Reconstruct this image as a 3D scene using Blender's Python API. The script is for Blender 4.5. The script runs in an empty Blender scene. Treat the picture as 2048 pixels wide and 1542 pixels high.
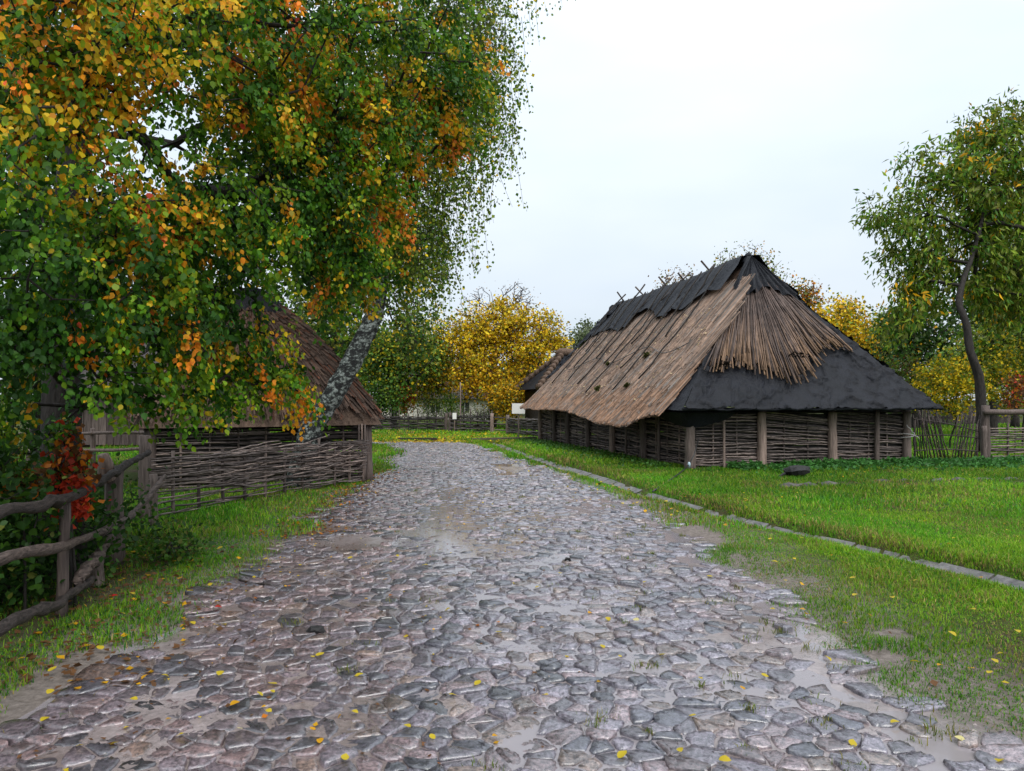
import bpy, math, random
import numpy as np
from mathutils import Vector

# ------------------------------------------------------------------ camera, sky, sun, exposure
scene = bpy.context.scene
col = scene.collection
CAM_H = 1.65
F = 1450.0 / 2048.0
cam_d = bpy.data.cameras.new('camera')
cam = bpy.data.objects.new('camera', cam_d); col.objects.link(cam)
cam.location = (0, 0, CAM_H); cam.rotation_euler = (math.radians(90), 0, 0)
cam_d.sensor_width = 36.0; cam_d.lens = 36.0 * F; cam_d.shift_y = 29.0 / 2048.0
cam_d.clip_start = 0.1; cam_d.clip_end = 3000
scene.camera = cam

SUN_EL, SUN_AZ = math.radians(52), math.radians(150)      # behind and right of the camera
SKY_H = 5.1
world = bpy.data.worlds.new('World'); scene.world = world; world.use_nodes = True
wn = world.node_tree; wn.nodes.clear()
out = wn.nodes.new('ShaderNodeOutputWorld'); bg = wn.nodes.new('ShaderNodeBackground')
sky = wn.nodes.new('ShaderNodeTexSky'); sky.sky_type = 'NISHITA'; sky.sun_disc = False
sky.sun_elevation = SUN_EL; sky.sun_rotation = SUN_AZ
tc = wn.nodes.new('ShaderNodeTexCoord')
nz = wn.nodes.new('ShaderNodeTexNoise'); nz.inputs['Scale'].default_value = 2.1; nz.inputs['Detail'].default_value = 4
mpn = wn.nodes.new('ShaderNodeMapping'); mpn.inputs['Scale'].default_value = (1, 1, 2.6)
wn.links.new(tc.outputs['Generated'], mpn.inputs['Vector']); wn.links.new(mpn.outputs[0], nz.inputs['Vector'])
crw = wn.nodes.new('ShaderNodeValToRGB')          # faint cloud mottling, bluer where thin
crw.color_ramp.elements[0].position = 0.30; crw.color_ramp.elements[0].color = (.80, .91, 1.03, 1)
crw.color_ramp.elements[1].position = 0.70; crw.color_ramp.elements[1].color = (.98, 1.05, 1.12, 1)
wn.links.new(nz.outputs[0], crw.inputs[0])
# overcast luminance rising towards the zenith: horizon * (1 + 1.2 sin(elevation))
sep = wn.nodes.new('ShaderNodeSeparateXYZ'); wn.links.new(tc.outputs['Generated'], sep.inputs[0])
cl = wn.nodes.new('ShaderNodeMath'); cl.operation = 'MAXIMUM'; cl.inputs[1].default_value = 0; wn.links.new(sep.outputs['Z'], cl.inputs[0])
cie = wn.nodes.new('ShaderNodeMath'); cie.operation = 'MULTIPLY_ADD'; cie.inputs[1].default_value = 1.2 * SKY_H; cie.inputs[2].default_value = SKY_H; wn.links.new(cl.outputs[0], cie.inputs[0])
vm = wn.nodes.new('ShaderNodeVectorMath'); vm.operation = 'SCALE'; wn.links.new(crw.outputs[0], vm.inputs[0]); wn.links.new(cie.outputs[0], vm.inputs['Scale'])
mxw = wn.nodes.new('ShaderNodeMix'); mxw.data_type = 'RGBA'; mxw.inputs[0].default_value = 0.9   # thick overcast over the clear sky
wn.links.new(sky.outputs[0], mxw.inputs[6]); wn.links.new(vm.outputs[0], mxw.inputs[7])
bg.inputs['Strength'].default_value = 0.1
wn.links.new(mxw.outputs[2], bg.inputs['Color']); wn.links.new(bg.outputs[0], out.inputs['Surface'])

sun_d = bpy.data.lights.new('sun', 'SUN'); sun_d.energy = 1.5; sun_d.angle = math.radians(40); sun_d.color = (1, .97, .92)
sun = bpy.data.objects.new('sun', sun_d); col.objects.link(sun)
sun.rotation_euler = (math.radians(90) - SUN_EL, 0, math.pi - SUN_AZ)
vs = scene.view_settings; vs.view_transform = 'Standard'; vs.look = 'None'; vs.exposure = 0.65; vs.gamma = 1; vs.use_curve_mapping = False
scene.render.engine = 'CYCLES'
cy = scene.cycles
cy.use_denoising = True; cy.max_bounces = 6; cy.diffuse_bounces = 3; cy.glossy_bounces = 3; cy.transmission_bounces = 3
cy.transparent_max_bounces = 6; cy.caustics_reflective = False; cy.caustics_refractive = False

rng = np.random.default_rng(11)
R = random.Random(5)

# ------------------------------------------------------------------ helpers
def at(px, py, d):
    return np.array([(px - 1024) / 1450 * d, d, CAM_H + (800 - py) / 1450 * d])

def _h(ix, iy, s):
    n = np.sin(ix * 127.1 + iy * 311.7 + s * 74.7) * 43758.5453
    return n - np.floor(n)

def vnoise(x, y, s=0):
    x = np.asarray(x, float); y = np.asarray(y, float)
    ix, iy = np.floor(x), np.floor(y); fx, fy = x - ix, y - iy
    fx = fx * fx * (3 - 2 * fx); fy = fy * fy * (3 - 2 * fy)
    a = _h(ix, iy, s); b = _h(ix + 1, iy, s); c = _h(ix, iy + 1, s); d = _h(ix + 1, iy + 1, s)
    return (a + (b - a) * fx) * (1 - fy) + (c + (d - c) * fx) * fy

def fbm(x, y, s=0, o=3):
    v = 0; a = .5; t = 0
    for k in range(o):
        v = v + a * vnoise(np.asarray(x) * 2 ** k + 17 * k, np.asarray(y) * 2 ** k - 9 * k, s + k); t += a; a *= .5
    return v / t

def noise3(p, sc, s=0):
    p = p * sc
    return (vnoise(p[:, 0] + p[:, 2] * .7, p[:, 1] + p[:, 2] * .4, s) + vnoise(p[:, 2] + p[:, 0] * .3, p[:, 1] - p[:, 0] * .6, s + 5)) / 2

def smooth(e0, e1, x):
    t = np.clip((np.asarray(x, float) - e0) / (e1 - e0), 0, 1); return t * t * (3 - 2 * t)

def unit(v):
    v = np.asarray(v, float)
    return v / np.maximum(np.linalg.norm(v, axis=-1, keepdims=True), 1e-9)

class MB:
    """collects verts / faces (k-gons) / per-vertex colours, and links them as one mesh object"""
    def __init__(s): s.v = []; s.f = []; s.c = []; s.n = 0
    def add(s, verts, faces, c=None):
        verts = np.asarray(verts, float).reshape(-1, 3)
        for fa in (faces if isinstance(faces, list) else [faces]):
            s.f.append(np.asarray(fa, np.int64) + s.n)
        s.v.append(verts); k = len(verts)
        if c is None: c = (1, 1, 1)
        c = np.asarray(c, float)
        s.c.append(np.broadcast_to(c, (k, 3)) if c.ndim == 1 else c)
        s.n += k
    def tube(s, pts, rad, sides=6, c=None, caps=True, squash=None):
        pts = np.asarray(pts, float); n = len(pts)
        rad = np.broadcast_to(np.asarray(rad, float), (n,))
        t = unit(np.gradient(pts, axis=0))
        ref = np.array([0, 0, 1.]) if abs(t[:, 2]).mean() < .8 else np.array([1., 0, 0])
        x = unit(np.cross(t, ref)); y = np.cross(x, t)
        a = np.arange(sides) * 2 * math.pi / sides
        ring = pts[:, None, :] + rad[:, None, None] * (np.cos(a)[None, :, None] * x[:, None, :] + np.sin(a)[None, :, None] * y[:, None, :])
        i = np.arange(n - 1)[:, None] * sides; j = np.arange(sides)[None, :]; j2 = (j + 1) % sides
        q = np.stack([i + j, i + sides + j, i + sides + j2, i + j2], -1).reshape(-1, 4)
        fs = [q]
        if caps: fs += [np.arange(sides)[None, :], ((n - 1) * sides + np.arange(sides)[::-1])[None, :]]
        cc = c
        if c is not None and np.ndim(c) == 2: cc = np.repeat(np.asarray(c), sides, 0)
        s.add(ring.reshape(-1, 3), fs, cc)
    def box(s, c0, ax, ay, az, c=None):
        c0, ax, ay, az = [np.asarray(q, float) for q in (c0, ax, ay, az)]
        v = [c0 + i * ax + j * ay + k * az for k in (-.5, .5) for j in (-.5, .5) for i in (-.5, .5)]
        s.add(v, np.array([[0, 2, 3, 1], [4, 5, 7, 6], [0, 1, 5, 4], [2, 6, 7, 3], [0, 4, 6, 2], [1, 3, 7, 5]]), c)
    def grid(s, P, c=None):
        h, w = P.shape[:2]
        i = np.arange(h - 1)[:, None] * w; j = np.arange(w - 1)[None, :]
        s.add(P.reshape(-1, 3), np.stack([i + j, i + j + 1, i + w + j + 1, i + w + j], -1).reshape(-1, 4), None if c is None else np.asarray(c).reshape(-1, 3))
    def build(s, name, mat, parent=None, smooth=True, kind=None):
        me = bpy.data.meshes.new(name)
        v = np.concatenate(s.v)
        if parent is not None: v = v - np.array(parent_loc(parent))
        li = np.concatenate([f.ravel() for f in s.f]); tot = np.concatenate([np.full(len(f), f.shape[1]) for f in s.f])
        me.vertices.add(len(v)); me.vertices.foreach_set('co', v.astype(np.float32).ravel())
        me.loops.add(len(li)); me.loops.foreach_set('vertex_index', li.astype(np.int32))
        me.polygons.add(len(tot)); st = np.concatenate([[0], np.cumsum(tot)[:-1]])
        me.polygons.foreach_set('loop_start', st.astype(np.int32)); me.polygons.foreach_set('loop_total', tot.astype(np.int32))
        me.polygons.foreach_set('use_smooth', np.full(len(tot), smooth))
        me.update(calc_edges=True)
        ca = me.attributes.new('Col', 'FLOAT_COLOR', 'POINT')
        c4 = np.ones((len(v), 4), np.float32); c4[:, :3] = np.concatenate(s.c); ca.data.foreach_set('color', c4.ravel())
        me.materials.append(mat)
        o = bpy.data.objects.new(name, me); col.objects.link(o)
        if parent is not None: o.parent = parent
        if kind: o['kind'] = kind
        return o

def parent_loc(o):
    v = Vector((0, 0, 0))
    while o is not None: v = v + o.location; o = o.parent
    return v

def tag(o, label=None, cat=None, group=None, kind=None):
    if label: o['label'] = label
    if cat: o['category'] = cat
    if group: o['group'] = group
    if kind: o['kind'] = kind
    return o

def thing(name, label, cat, loc, group=None):
    o = bpy.data.objects.new(name, None); col.objects.link(o); o.location = tuple(float(q) for q in loc)
    o.empty_display_size = .2
    return tag(o, label, cat, group)

def frames(d, n):
    y = unit(d); z = unit(n - (n * y).sum(1, keepdims=True) * y); x = np.cross(y, z)
    return x, y, z

LEAF = dict(
    ovate=(np.array([[0, 0, 0], [.30, .22, .06], [.36, .55, .07], [0, 1, -.04], [-.36, .55, .07], [-.30, .22, .06]]), np.array([[0, 1, 2, 3], [0, 3, 4, 5]])),
    lance=(np.array([[0, 0, 0], [.17, .42, .05], [0, 1, -.08], [-.17, .42, .05]]), np.array([[0, 1, 2], [0, 2, 3]])),
    round=(np.array([[0, 0, 0], [.46, .42, .08], [0, .95, -.03], [-.46, .42, .08]]), np.array([[0, 1, 2], [0, 2, 3]])))

def leaves(mb, p, d, n, size, c, kind='ovate'):
    T, Fc = LEAF[kind]
    x, y, z = frames(d, n); size = np.broadcast_to(np.asarray(size, float), (len(p),))
    V = p[:, None, :] + size[:, None, None] * (T[None, :, 0:1] * x[:, None, :] + T[None, :, 1:2] * y[:, None, :] + T[None, :, 2:3] * z[:, None, :])
    k = len(T); fa = (Fc[None] + (np.arange(len(p)) * k)[:, None, None]).reshape(-1, Fc.shape[1])
    mb.add(V.reshape(-1, 3), fa, np.repeat(np.broadcast_to(c, (len(p), 3)), k, 0))

def strands(mb, p0, p1, w, n, c):
    """three-sided straight reeds"""
    y = unit(p1 - p0); x = unit(np.cross(y, n)); z = np.cross(x, y); w = np.asarray(w)[:, None]
    o = [-x * w * .5, x * w * .5, z * w * .55]
    V = np.stack([p0 + o[0], p0 + o[1], p0 + o[2], p1 + o[0], p1 + o[1], p1 + o[2]], 1)
    b = (np.arange(len(p0)) * 6)[:, None, None]
    q = np.array([[0, 3, 5, 2], [2, 5, 4, 1]])[None] + b; t = np.array([[3, 4, 5]])[None] + b
    mb.add(V.reshape(-1, 3), [q.reshape(-1, 4), t.reshape(-1, 3)], np.repeat(c, 6, 0))

def blades(mb, p, h, w, lean, c):
    n = len(p); a = rng.uniform(0, 2 * math.pi, n); x = np.stack([np.cos(a), np.sin(a), 0 * a], 1)
    b = a + rng.uniform(.8, 2.3, n); l = np.stack([np.cos(b), np.sin(b), 0 * b], 1) * (lean * h)[:, None]
    up = np.array([0, 0, 1.]) * h[:, None]; hw = x * (w * .5)[:, None]
    V = np.stack([p - hw, p + hw, p + up * .55 + l * .3 + hw * .8, p + up * .55 + l * .3 - hw * .8, p + up * np.sqrt(np.maximum(.15, 1 - lean ** 2))[:, None] + l], 1)
    bse = (np.arange(n) * 5)[:, None]
    mb.add(V.reshape(-1, 3), [np.array([[0, 1, 2, 3]]) + bse, np.array([[3, 2, 4]]) + bse], np.repeat(c, 5, 0))

# ------------------------------------------------------------------ materials
def new_mat(name):
    m = bpy.data.materials.new(name); m.use_nodes = True; nt = m.node_tree; nt.nodes.clear()
    o = nt.nodes.new('ShaderNodeOutputMaterial'); b = nt.nodes.new('ShaderNodeBsdfPrincipled')
    nt.links.new(b.outputs[0], o.inputs[0]); return m, nt, b, o

def N(nt, typ, **kw):
    n = nt.nodes.new(typ)
    for k, v in kw.items():
        if k in n.inputs: n.inputs[k].default_value = v
        else: setattr(n, k, v)
    return n

def ramp(nt, src, stops):
    r = nt.nodes.new('ShaderNodeValToRGB'); e = r.color_ramp.elements
    while len(e) < len(stops): e.new(.5)
    for i, (p, c) in enumerate(stops):
        e[i].position = p; e[i].color = (*c, 1) if len(c) == 3 else c
    nt.links.new(src, r.inputs[0]); return r.outputs[0]

def mixc(nt, a, b, fac, mode='MIX'):
    m = nt.nodes.new('ShaderNodeMix'); m.data_type = 'RGBA'; m.blend_type = mode
    for s, i in ((a, 6), (b, 7), (fac, 0)):
        if hasattr(s, 'is_linked') or hasattr(s, 'links'): nt.links.new(s, m.inputs[i])
        elif i == 0: m.inputs[0].default_value = s
        else: m.inputs[i].default_value = (*s, 1)
    return m.outputs[2]

def noise(nt, scale, detail=4, rough=.55, stretch=None, obj=True):
    tc = nt.nodes.new('ShaderNodeTexCoord'); n = N(nt, 'ShaderNodeTexNoise', Scale=scale, Detail=detail, Roughness=rough)
    src = tc.outputs['Object']
    if stretch:
        mp = nt.nodes.new('ShaderNodeMapping'); mp.inputs['Scale'].default_value = stretch; nt.links.new(src, mp.inputs[0]); src = mp.outputs[0]
    nt.links.new(src, n.inputs['Vector']); return n.outputs[0]

def bump(nt, b, h, strength, dist=.02):
    n = N(nt, 'ShaderNodeBump', Strength=strength, Distance=dist); nt.links.new(h, n.inputs['Height']); nt.links.new(n.outputs[0], b.inputs['Normal'])

def attr_col(nt):
    a = nt.nodes.new('ShaderNodeAttribute'); a.attribute_name = 'Col'; return a.outputs['Color']

def leaf_mat(name, trans=.35, rough=.38, spec=.4):
    m, nt, b, o = new_mat(name); c = attr_col(nt)
    nt.links.new(c, b.inputs['Base Color']); b.inputs['Roughness'].default_value = rough; b.inputs['Specular IOR Level'].default_value = spec
    t = nt.nodes.new('ShaderNodeBsdfTranslucent'); nt.links.new(c, t.inputs[0])
    mx = nt.nodes.new('ShaderNodeMixShader'); mx.inputs[0].default_value = trans
    nt.links.new(b.outputs[0], mx.inputs[1]); nt.links.new(t.outputs[0], mx.inputs[2]); nt.links.new(mx.outputs[0], o.inputs[0]); return m

def wood_mat(name, lo, hi, rough=.75, attr=False, objrand=False, stretch=(9, 9, 1.2), scale=4, bs=.5, dist=.02):
    m, nt, b, o = new_mat(name)
    nf = noise(nt, scale, 6, .65, stretch)
    c = ramp(nt, nf, [(.3, lo), (.7, hi)])
    if attr: c = mixc(nt, c, attr_col(nt), 1.0, 'MULTIPLY')
    if objrand:
        oi = nt.nodes.new('ShaderNodeObjectInfo'); c = mixc(nt, c, ramp(nt, oi.outputs['Random'], [(0, (.45, .42, .42)), (.6, (.95, .92, .9)), (1, (1.7, 1.55, 1.45))]), 1.0, 'MULTIPLY')
    nt.links.new(c, b.inputs['Base Color']); b.inputs['Roughness'].default_value = rough; b.inputs['Specular IOR Level'].default_value = .3
    bump(nt, b, nf, bs, dist); return m

M = {}
M['leaf'] = leaf_mat('leaf', .34, .5, .2)
M['far_leaf'] = leaf_mat('far_leaf', .3, .55, .25)
M['grass'] = leaf_mat('grass', .35, .5, .15)
M['bark'] = wood_mat('dark_bark', (.012, .010, .009), (.05, .042, .036), .85, scale=6, stretch=(3, 3, .8), bs=.9, dist=.04)
M['post'] = wood_mat('weathered_post', (.07, .052, .045), (.27, .215, .19), .7, objrand=True, stretch=(8, 8, .55), bs=.8, dist=.03)
M['rail'] = wood_mat('weathered_rail', (.012, .009, .008), (.13, .105, .095), .6, objrand=True, stretch=(3, 1.2, 7), scale=9, bs=.9, dist=.03)
M['withy'] = wood_mat('withy', (.05, .041, .038), (.29, .24, .22), .6, objrand=True, scale=9, stretch=(1, 1, 4), bs=.4, dist=.01)
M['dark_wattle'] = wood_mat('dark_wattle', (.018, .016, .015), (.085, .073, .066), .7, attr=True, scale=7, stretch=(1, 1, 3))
M['reed'] = wood_mat('reed', (.6, .6, .6), (1.25, 1.2, 1.15), .7, attr=True, scale=5, stretch=(1, 1, 1), bs=.3, dist=.01)
M['thatch_base'] = wood_mat('thatch_base', (.06, .037, .026), (.19, .125, .09), .85, scale=3, stretch=(6, 6, 1), bs=.9, dist=.05)

def tarp():
    m, nt, b, o = new_mat('black_tarp')
    nf = noise(nt, 2.2, 5, .6); c = ramp(nt, nf, [(.25, (.004, .0048, .007)), (.75, (.013, .014, .020))])
    nt.links.new(c, b.inputs['Base Color']); b.inputs['Roughness'].default_value = .62; b.inputs['Specular IOR Level'].default_value = .25
    n2 = noise(nt, 9, 5, .6); bump(nt, b, n2, .7, .06); return m
M['tarp'] = tarp()

def birch():
    m, nt, b, o = new_mat('birch_bark')
    n1 = noise(nt, 6.5, 7, .75, (1.2, 1.2, 1.9)); n2 = noise(nt, 26, 5, .7)
    c = ramp(nt, n1, [(.42, (.010, .010, .010)), (.50, (.04, .045, .042)), (.55, (.30, .34, .31)), (.68, (.66, .68, .66))])
    c = mixc(nt, c, ramp(nt, n2, [(.35, (.25, .28, .25)), (.65, (1, 1, 1))]), .85, 'MULTIPLY')
    nt.links.new(c, b.inputs['Base Color']); b.inputs['Roughness'].default_value = .8; bump(nt, b, n1, 1.0, .06); return m
M['birch'] = birch()

def stone():
    m, nt, b, o = new_mat('wet_stone')
    oi = attr_col(nt); n1 = noise(nt, 7, 8, .7); n2 = noise(nt, 45, 6, .7)
    c = mixc(nt, oi, ramp(nt, n1, [(.3, (.5, .48, .5)), (.7, (1.35, 1.3, 1.3))]), 1.0, 'MULTIPLY')
    c = mixc(nt, c, ramp(nt, n2, [(.38, (.35, .35, .37)), (.64, (1.75, 1.7, 1.66))]), 1.0, 'MULTIPLY')
    nt.links.new(c, b.inputs['Base Color'])
    r = ramp(nt, n1, [(.3, (.22,) * 3), (.7, (.45,) * 3)]); nt.links.new(r, b.inputs['Roughness'])
    b.inputs['Coat Weight'].default_value = 1; b.inputs['Coat Roughness'].default_value = .15; b.inputs['Coat IOR'].default_value = 1.9; b.inputs['Specular IOR Level'].default_value = .5
    hs = mixc(nt, n1, n2, .45); bump(nt, b, hs, .9, .03)
    cb = N(nt, 'ShaderNodeBump', Strength=.3, Distance=.02); nt.links.new(hs, cb.inputs['Height']); nt.links.new(cb.outputs[0], b.inputs['Coat Normal']); return m
M['stone'] = stone()

def mud():
    m, nt, b, o = new_mat('wet_sandy_mud')
    n1 = noise(nt, .9, 6, .6); n2 = noise(nt, 30, 6, .75); n3 = noise(nt, 4, 5, .6)
    c = ramp(nt, n1, [(.33, (.12, .088, .078)), (.5, (.21, .17, .165)), (.66, (.33, .28, .285))])
    c = mixc(nt, c, ramp(nt, n2, [(.3, (.5, .48, .45)), (.7, (1.5, 1.45, 1.4))]), .8, 'MULTIPLY')
    nt.links.new(c, b.inputs['Base Color'])
    nt.links.new(ramp(nt, n3, [(.35, (.16,) * 3), (.65, (.5,) * 3)]), b.inputs['Roughness'])
    b.inputs['Coat Weight'].default_value = .7; b.inputs['Coat Roughness'].default_value = .2; b.inputs['Coat IOR'].default_value = 1.6
    bump(nt, b, n2, .5, .015); return m
M['mud'] = mud()

def soil():
    m, nt, b, o = new_mat('turf_soil')
    n1 = noise(nt, .8, 6, .65); n2 = noise(nt, 18, 6, .75)
    c = ramp(nt, n1, [(.35, (.07, .05, .035)), (.5, (.06, .07, .02)), (.65, (.055, .095, .018))])
    c = mixc(nt, c, ramp(nt, n2, [(.3, (.4, .4, .4)), (.7, (1.5, 1.5, 1.5))]), .9, 'MULTIPLY')
    c = mixc(nt, c, ramp(nt, n2, [(.3, (.12, .10, .085)), (.7, (.29, .245, .22))]), attr_col(nt))
    nt.links.new(c, b.inputs['Base Color']); b.inputs['Roughness'].default_value = .85; b.inputs['Specular IOR Level'].default_value = .06; bump(nt, b, n2, .8, .04); return m
M['soil'] = soil()

def simple(name, c, rough=.6, ns=8, var=.35, bs=.2, dist=.01):
    m, nt, b, o = new_mat(name); n1 = noise(nt, ns, 5, .6)
    k = ramp(nt, n1, [(.3, tuple(q * (1 - var) for q in c)), (.7, tuple(min(1, q * (1 + var)) for q in c))])
    nt.links.new(k, b.inputs['Base Color']); b.inputs['Roughness'].default_value = rough; bump(nt, b, n1, bs, dist); return m
M['slab'] = simple('gutter_slab', (.12, .11, .106), .4, 9, .6, .9, .03)
M['old_kerb'] = simple('old_kerb', (.065, .058, .05), .6, 9, .6, .9, .03)
M['white'] = simple('white_board', (.78, .77, .74), .6, 4, .06)
M['plaster'] = simple('lime_plaster', (.6, .57, .48), .85, 3, .12)
M['charred'] = simple('charred_wood_and_shade', (.012, .011, .011), .7, 14, .5, .9, .03)  # also blackens the shade sheets under the barn and shed roofs
M['rope'] = simple('rope', (.42, .40, .38), .8, 30, .2)
M['cap'] = simple('pale_cap', (.42, .55, .62), .35, 10, .1)
M['hose'] = simple('black_hose', (.02, .02, .02), .4, 10, .2)
M['moss'] = leaf_mat('moss', .1, .8, .1)
M['far_thatch'] = wood_mat('far_thatch', (.025, .021, .02), (.075, .062, .056), .85, scale=4, stretch=(5, 5, 1))

def water():
    m = bpy.data.materials.new('rain_water'); m.use_nodes = True; nt = m.node_tree; nt.nodes.clear()
    o = nt.nodes.new('ShaderNodeOutputMaterial'); t = nt.nodes.new('ShaderNodeBsdfTransparent'); g = nt.nodes.new('ShaderNodeBsdfGlossy')
    t.inputs[0].default_value = (.93, .90, .87, 1); g.inputs['Roughness'].default_value = .06
    df = nt.nodes.new('ShaderNodeBsdfDiffuse'); df.inputs[0].default_value = (.46, .41, .43, 1)  # pale silt colour, also standing in for bright sky reflection
    m0 = nt.nodes.new('ShaderNodeMixShader'); m0.inputs[0].default_value = .5; nt.links.new(t.outputs[0], m0.inputs[1]); nt.links.new(df.outputs[0], m0.inputs[2])
    f = N(nt, 'ShaderNodeFresnel', IOR=1.65); mx = nt.nodes.new('ShaderNodeMixShader')
    nb = noise(nt, 7, 2); bp = N(nt, 'ShaderNodeBump', Strength=.05, Distance=.01); nt.links.new(nb, bp.inputs['Height'])
    nt.links.new(bp.outputs[0], g.inputs['Normal'])
    nt.links.new(f.outputs[0], mx.inputs[0]); nt.links.new(m0.outputs[0], mx.inputs[1]); nt.links.new(g.outputs[0], mx.inputs[2]); nt.links.new(mx.outputs[0], o.inputs[0])
    return m
M['water'] = water()

# ------------------------------------------------------------------ ground, road, gutter
LE = np.array([[-3, -2.6], [2.6, -2.5], [3.57, -2.42], [4.5, -2.3], [6.5, -2.45], [8.25, -2.6], [9.6, -2.5], [12, -2.62], [18.4, -2.95], [23, -3.4], [26.6, -4.4], [28.6, -9.5]])
RE = np.array([[-3, 2.9], [3.4, 2.36], [4, 2.22], [4.9, 2.25], [6.1, 2.3], [8, 2.15], [11.4, 2.0], [17.1, .85], [26.6, -1.2], [28.4, -2.2], [28.6, -2.4]])
GU = np.array([[-3, 7.6], [0, 6.6], [3.5, 5.6], [6.47, 4.57], [7.7, 4.13], [9.77, 3.2], [12.6, 2.4], [15.4, 1.85], [19, .98], [22.5, .25], [26.6, -.5], [28.6, -.95]])
def left_edge(y): return np.interp(y, LE[:, 0], LE[:, 1]) + (fbm(np.asarray(y) * 1.3, 0 * np.asarray(y), 3) - .5) * .5
def right_edge(y): return np.interp(y, RE[:, 0], RE[:, 1]) + (fbm(np.asarray(y) * 1.2, 0 * np.asarray(y), 7) - .5) * .55
def gut(y): return np.interp(y, GU[:, 0], GU[:, 1])
def gut_dist(x, y):
    sl = (gut(np.asarray(y) + .3) - gut(np.asarray(y) - .3)) / .6
    d = (x - gut(y)) / np.sqrt(1 + sl * sl)
    return np.where((y > -3) & (y < 28.6), d, 9.)

def hG(x, y):
    x = np.asarray(x, float); y = np.asarray(y, float)
    z = .05 * (fbm(x * .35, y * .35, 21) - .5)
    g = gut_dist(x, y)
    z = z + np.where(g < 9, .05 * smooth(.2, .45, g) - .11 * smooth(.36, .16, np.abs(g)), 0)
    lawn = smooth(.5, 3.5, np.where(g < 9, g, 0)) * smooth(34, 24, y)
    z = z - .02 * lawn
    z = z + .035 * smooth(.05, .5, x - right_edge(y)) * (g < 0) + .02 * smooth(0, .8, left_edge(y) - x)
    inroad = smooth(.0, .25, np.minimum(x - left_edge(y), right_edge(y) - x)) * smooth(28.6, 28.1, y)
    z = z - .07 * inroad
    return z + .9 * smooth(50, 140, np.hypot(x, y))

ax = np.concatenate([[-900, -500, -250, -120, -70, -45, -30, -22], np.arange(-16, 19, .17), [22, 30, 45, 70, 120, 250, 500, 900]])
ay = np.concatenate([[-300, -120, -50, -20, -8], np.arange(-3, 33, .17), np.arange(33.5, 48, 1), [55, 70, 100, 160, 300, 600, 1500]])
GX, GY = np.meshgrid(ax, ay)
sandy = smooth(1.3, .3, np.maximum(left_edge(GY) - GX, GX - right_edge(GY))) * (GY < 30) * smooth(-.1, -.6, np.where(gut_dist(GX, GY) < 9, gut_dist(GX, GY), -9))
g = MB(); g.grid(np.stack([GX, GY, hG(GX, GY)], -1), np.stack([sandy] * 3, -1))
ground = g.build('ground', M['soil'], kind='structure')

def rut(x, y):
    return np.exp(-((x + .38 + .055 * y) / .38) ** 2) * smooth(5.5, 7.5, y) * smooth(22, 15, y)
def left_rise(x, y): return .013 * smooth(.1, -1.3, x + .05 * y - .25) + .007 * smooth(8, 4.5, y)
def z_mud(x, y):
    x = np.asarray(x, float); y = np.asarray(y, float)
    z = .014 * (fbm(x * .9, y * .7, 31) - .5) * 2 + .012 * (fbm(x * 3.5, y * 3.5, 37) - .5) * 2
    return z + left_rise(x, y) - .022 * rut(x, y) 
yr = np.concatenate([np.arange(-3, 12, .06), np.arange(12, 28.7, .12)]); ur = np.linspace(0, 1, 96)
P = np.zeros((len(yr), len(ur), 3))
lx = left_edge(yr) - .25; rx = right_edge(yr) + .35
P[:, :, 0] = lx[:, None] + (rx - lx)[:, None] * ur; P[:, :, 1] = yr[:, None]
e = np.minimum(ur, 1 - ur) * (rx - lx)[:, None]
P[:, :, 2] = z_mud(P[:, :, 0], P[:, :, 1]) - .05 * smooth(.3, .0, e)
g = MB(); g.grid(P); road = g.build('cobbled_road', M['mud'], kind='structure')

g = MB(); W = P[:, ::6, :].copy()[::6]; W[:, :, 2] = .006
wx = np.stack([W[:, :, 0], W[:, :, 1], W[:, :, 2]], -1); g.grid(wx); g.build('puddle_water', M['water'], kind='structure')

# cobbles: irregular voronoi stones, closely laid
def voronoi_stones():
    pts = []; SX = 1.0
    y = 1.6
    row = 0
    while y < 28.3:
        s = .100 + .014 * float(smooth(5, 9, y)) + .038 * vnoise(0, y * .8, 4)
        l, r = float(left_edge(np.array(y))) - .05, float(right_edge(np.array(y))) + .02
        x = l + (row % 2) * .11
        while x < r:
            sx = s * R.choice([.75, .9, 1.1, 1.3, 1.6, 2.2]); pts.append((x + R.uniform(-.05, .05), y + R.uniform(-.05, .05))); x += sx * 1.12
        y += s * .86; row += 1
    pts = np.array(pts); n = len(pts); cells = []
    for i in range(n):
        i0 = max(0, i - 260); dlt = pts[i0:i + 260] - pts[i]; d2 = (dlt ** 2).sum(1)
        nb = np.argsort(d2)[1:15]
        poly = [(-.17, -.13), (.17, -.13), (.17, .13), (-.17, .13)]
        for k in nb:
            nx, ny = dlt[k]; c = d2[k] / 2; q = []
            for a in range(len(poly)):
                p0, p1 = poly[a], poly[(a + 1) % len(poly)]
                f0 = p0[0] * nx + p0[1] * ny - c; f1 = p1[0] * nx + p1[1] * ny - c
                if f0 <= 0: q.append(p0)
                if f0 * f1 < 0:
                    t = f0 / (f0 - f1); q.append((p0[0] + t * (p1[0] - p0[0]), p0[1] + t * (p1[1] - p0[1])))
            poly = q
            if len(poly) < 3: break
        if len(poly) >= 3: cells.append((pts[i], np.array(poly)))
    return cells

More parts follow.
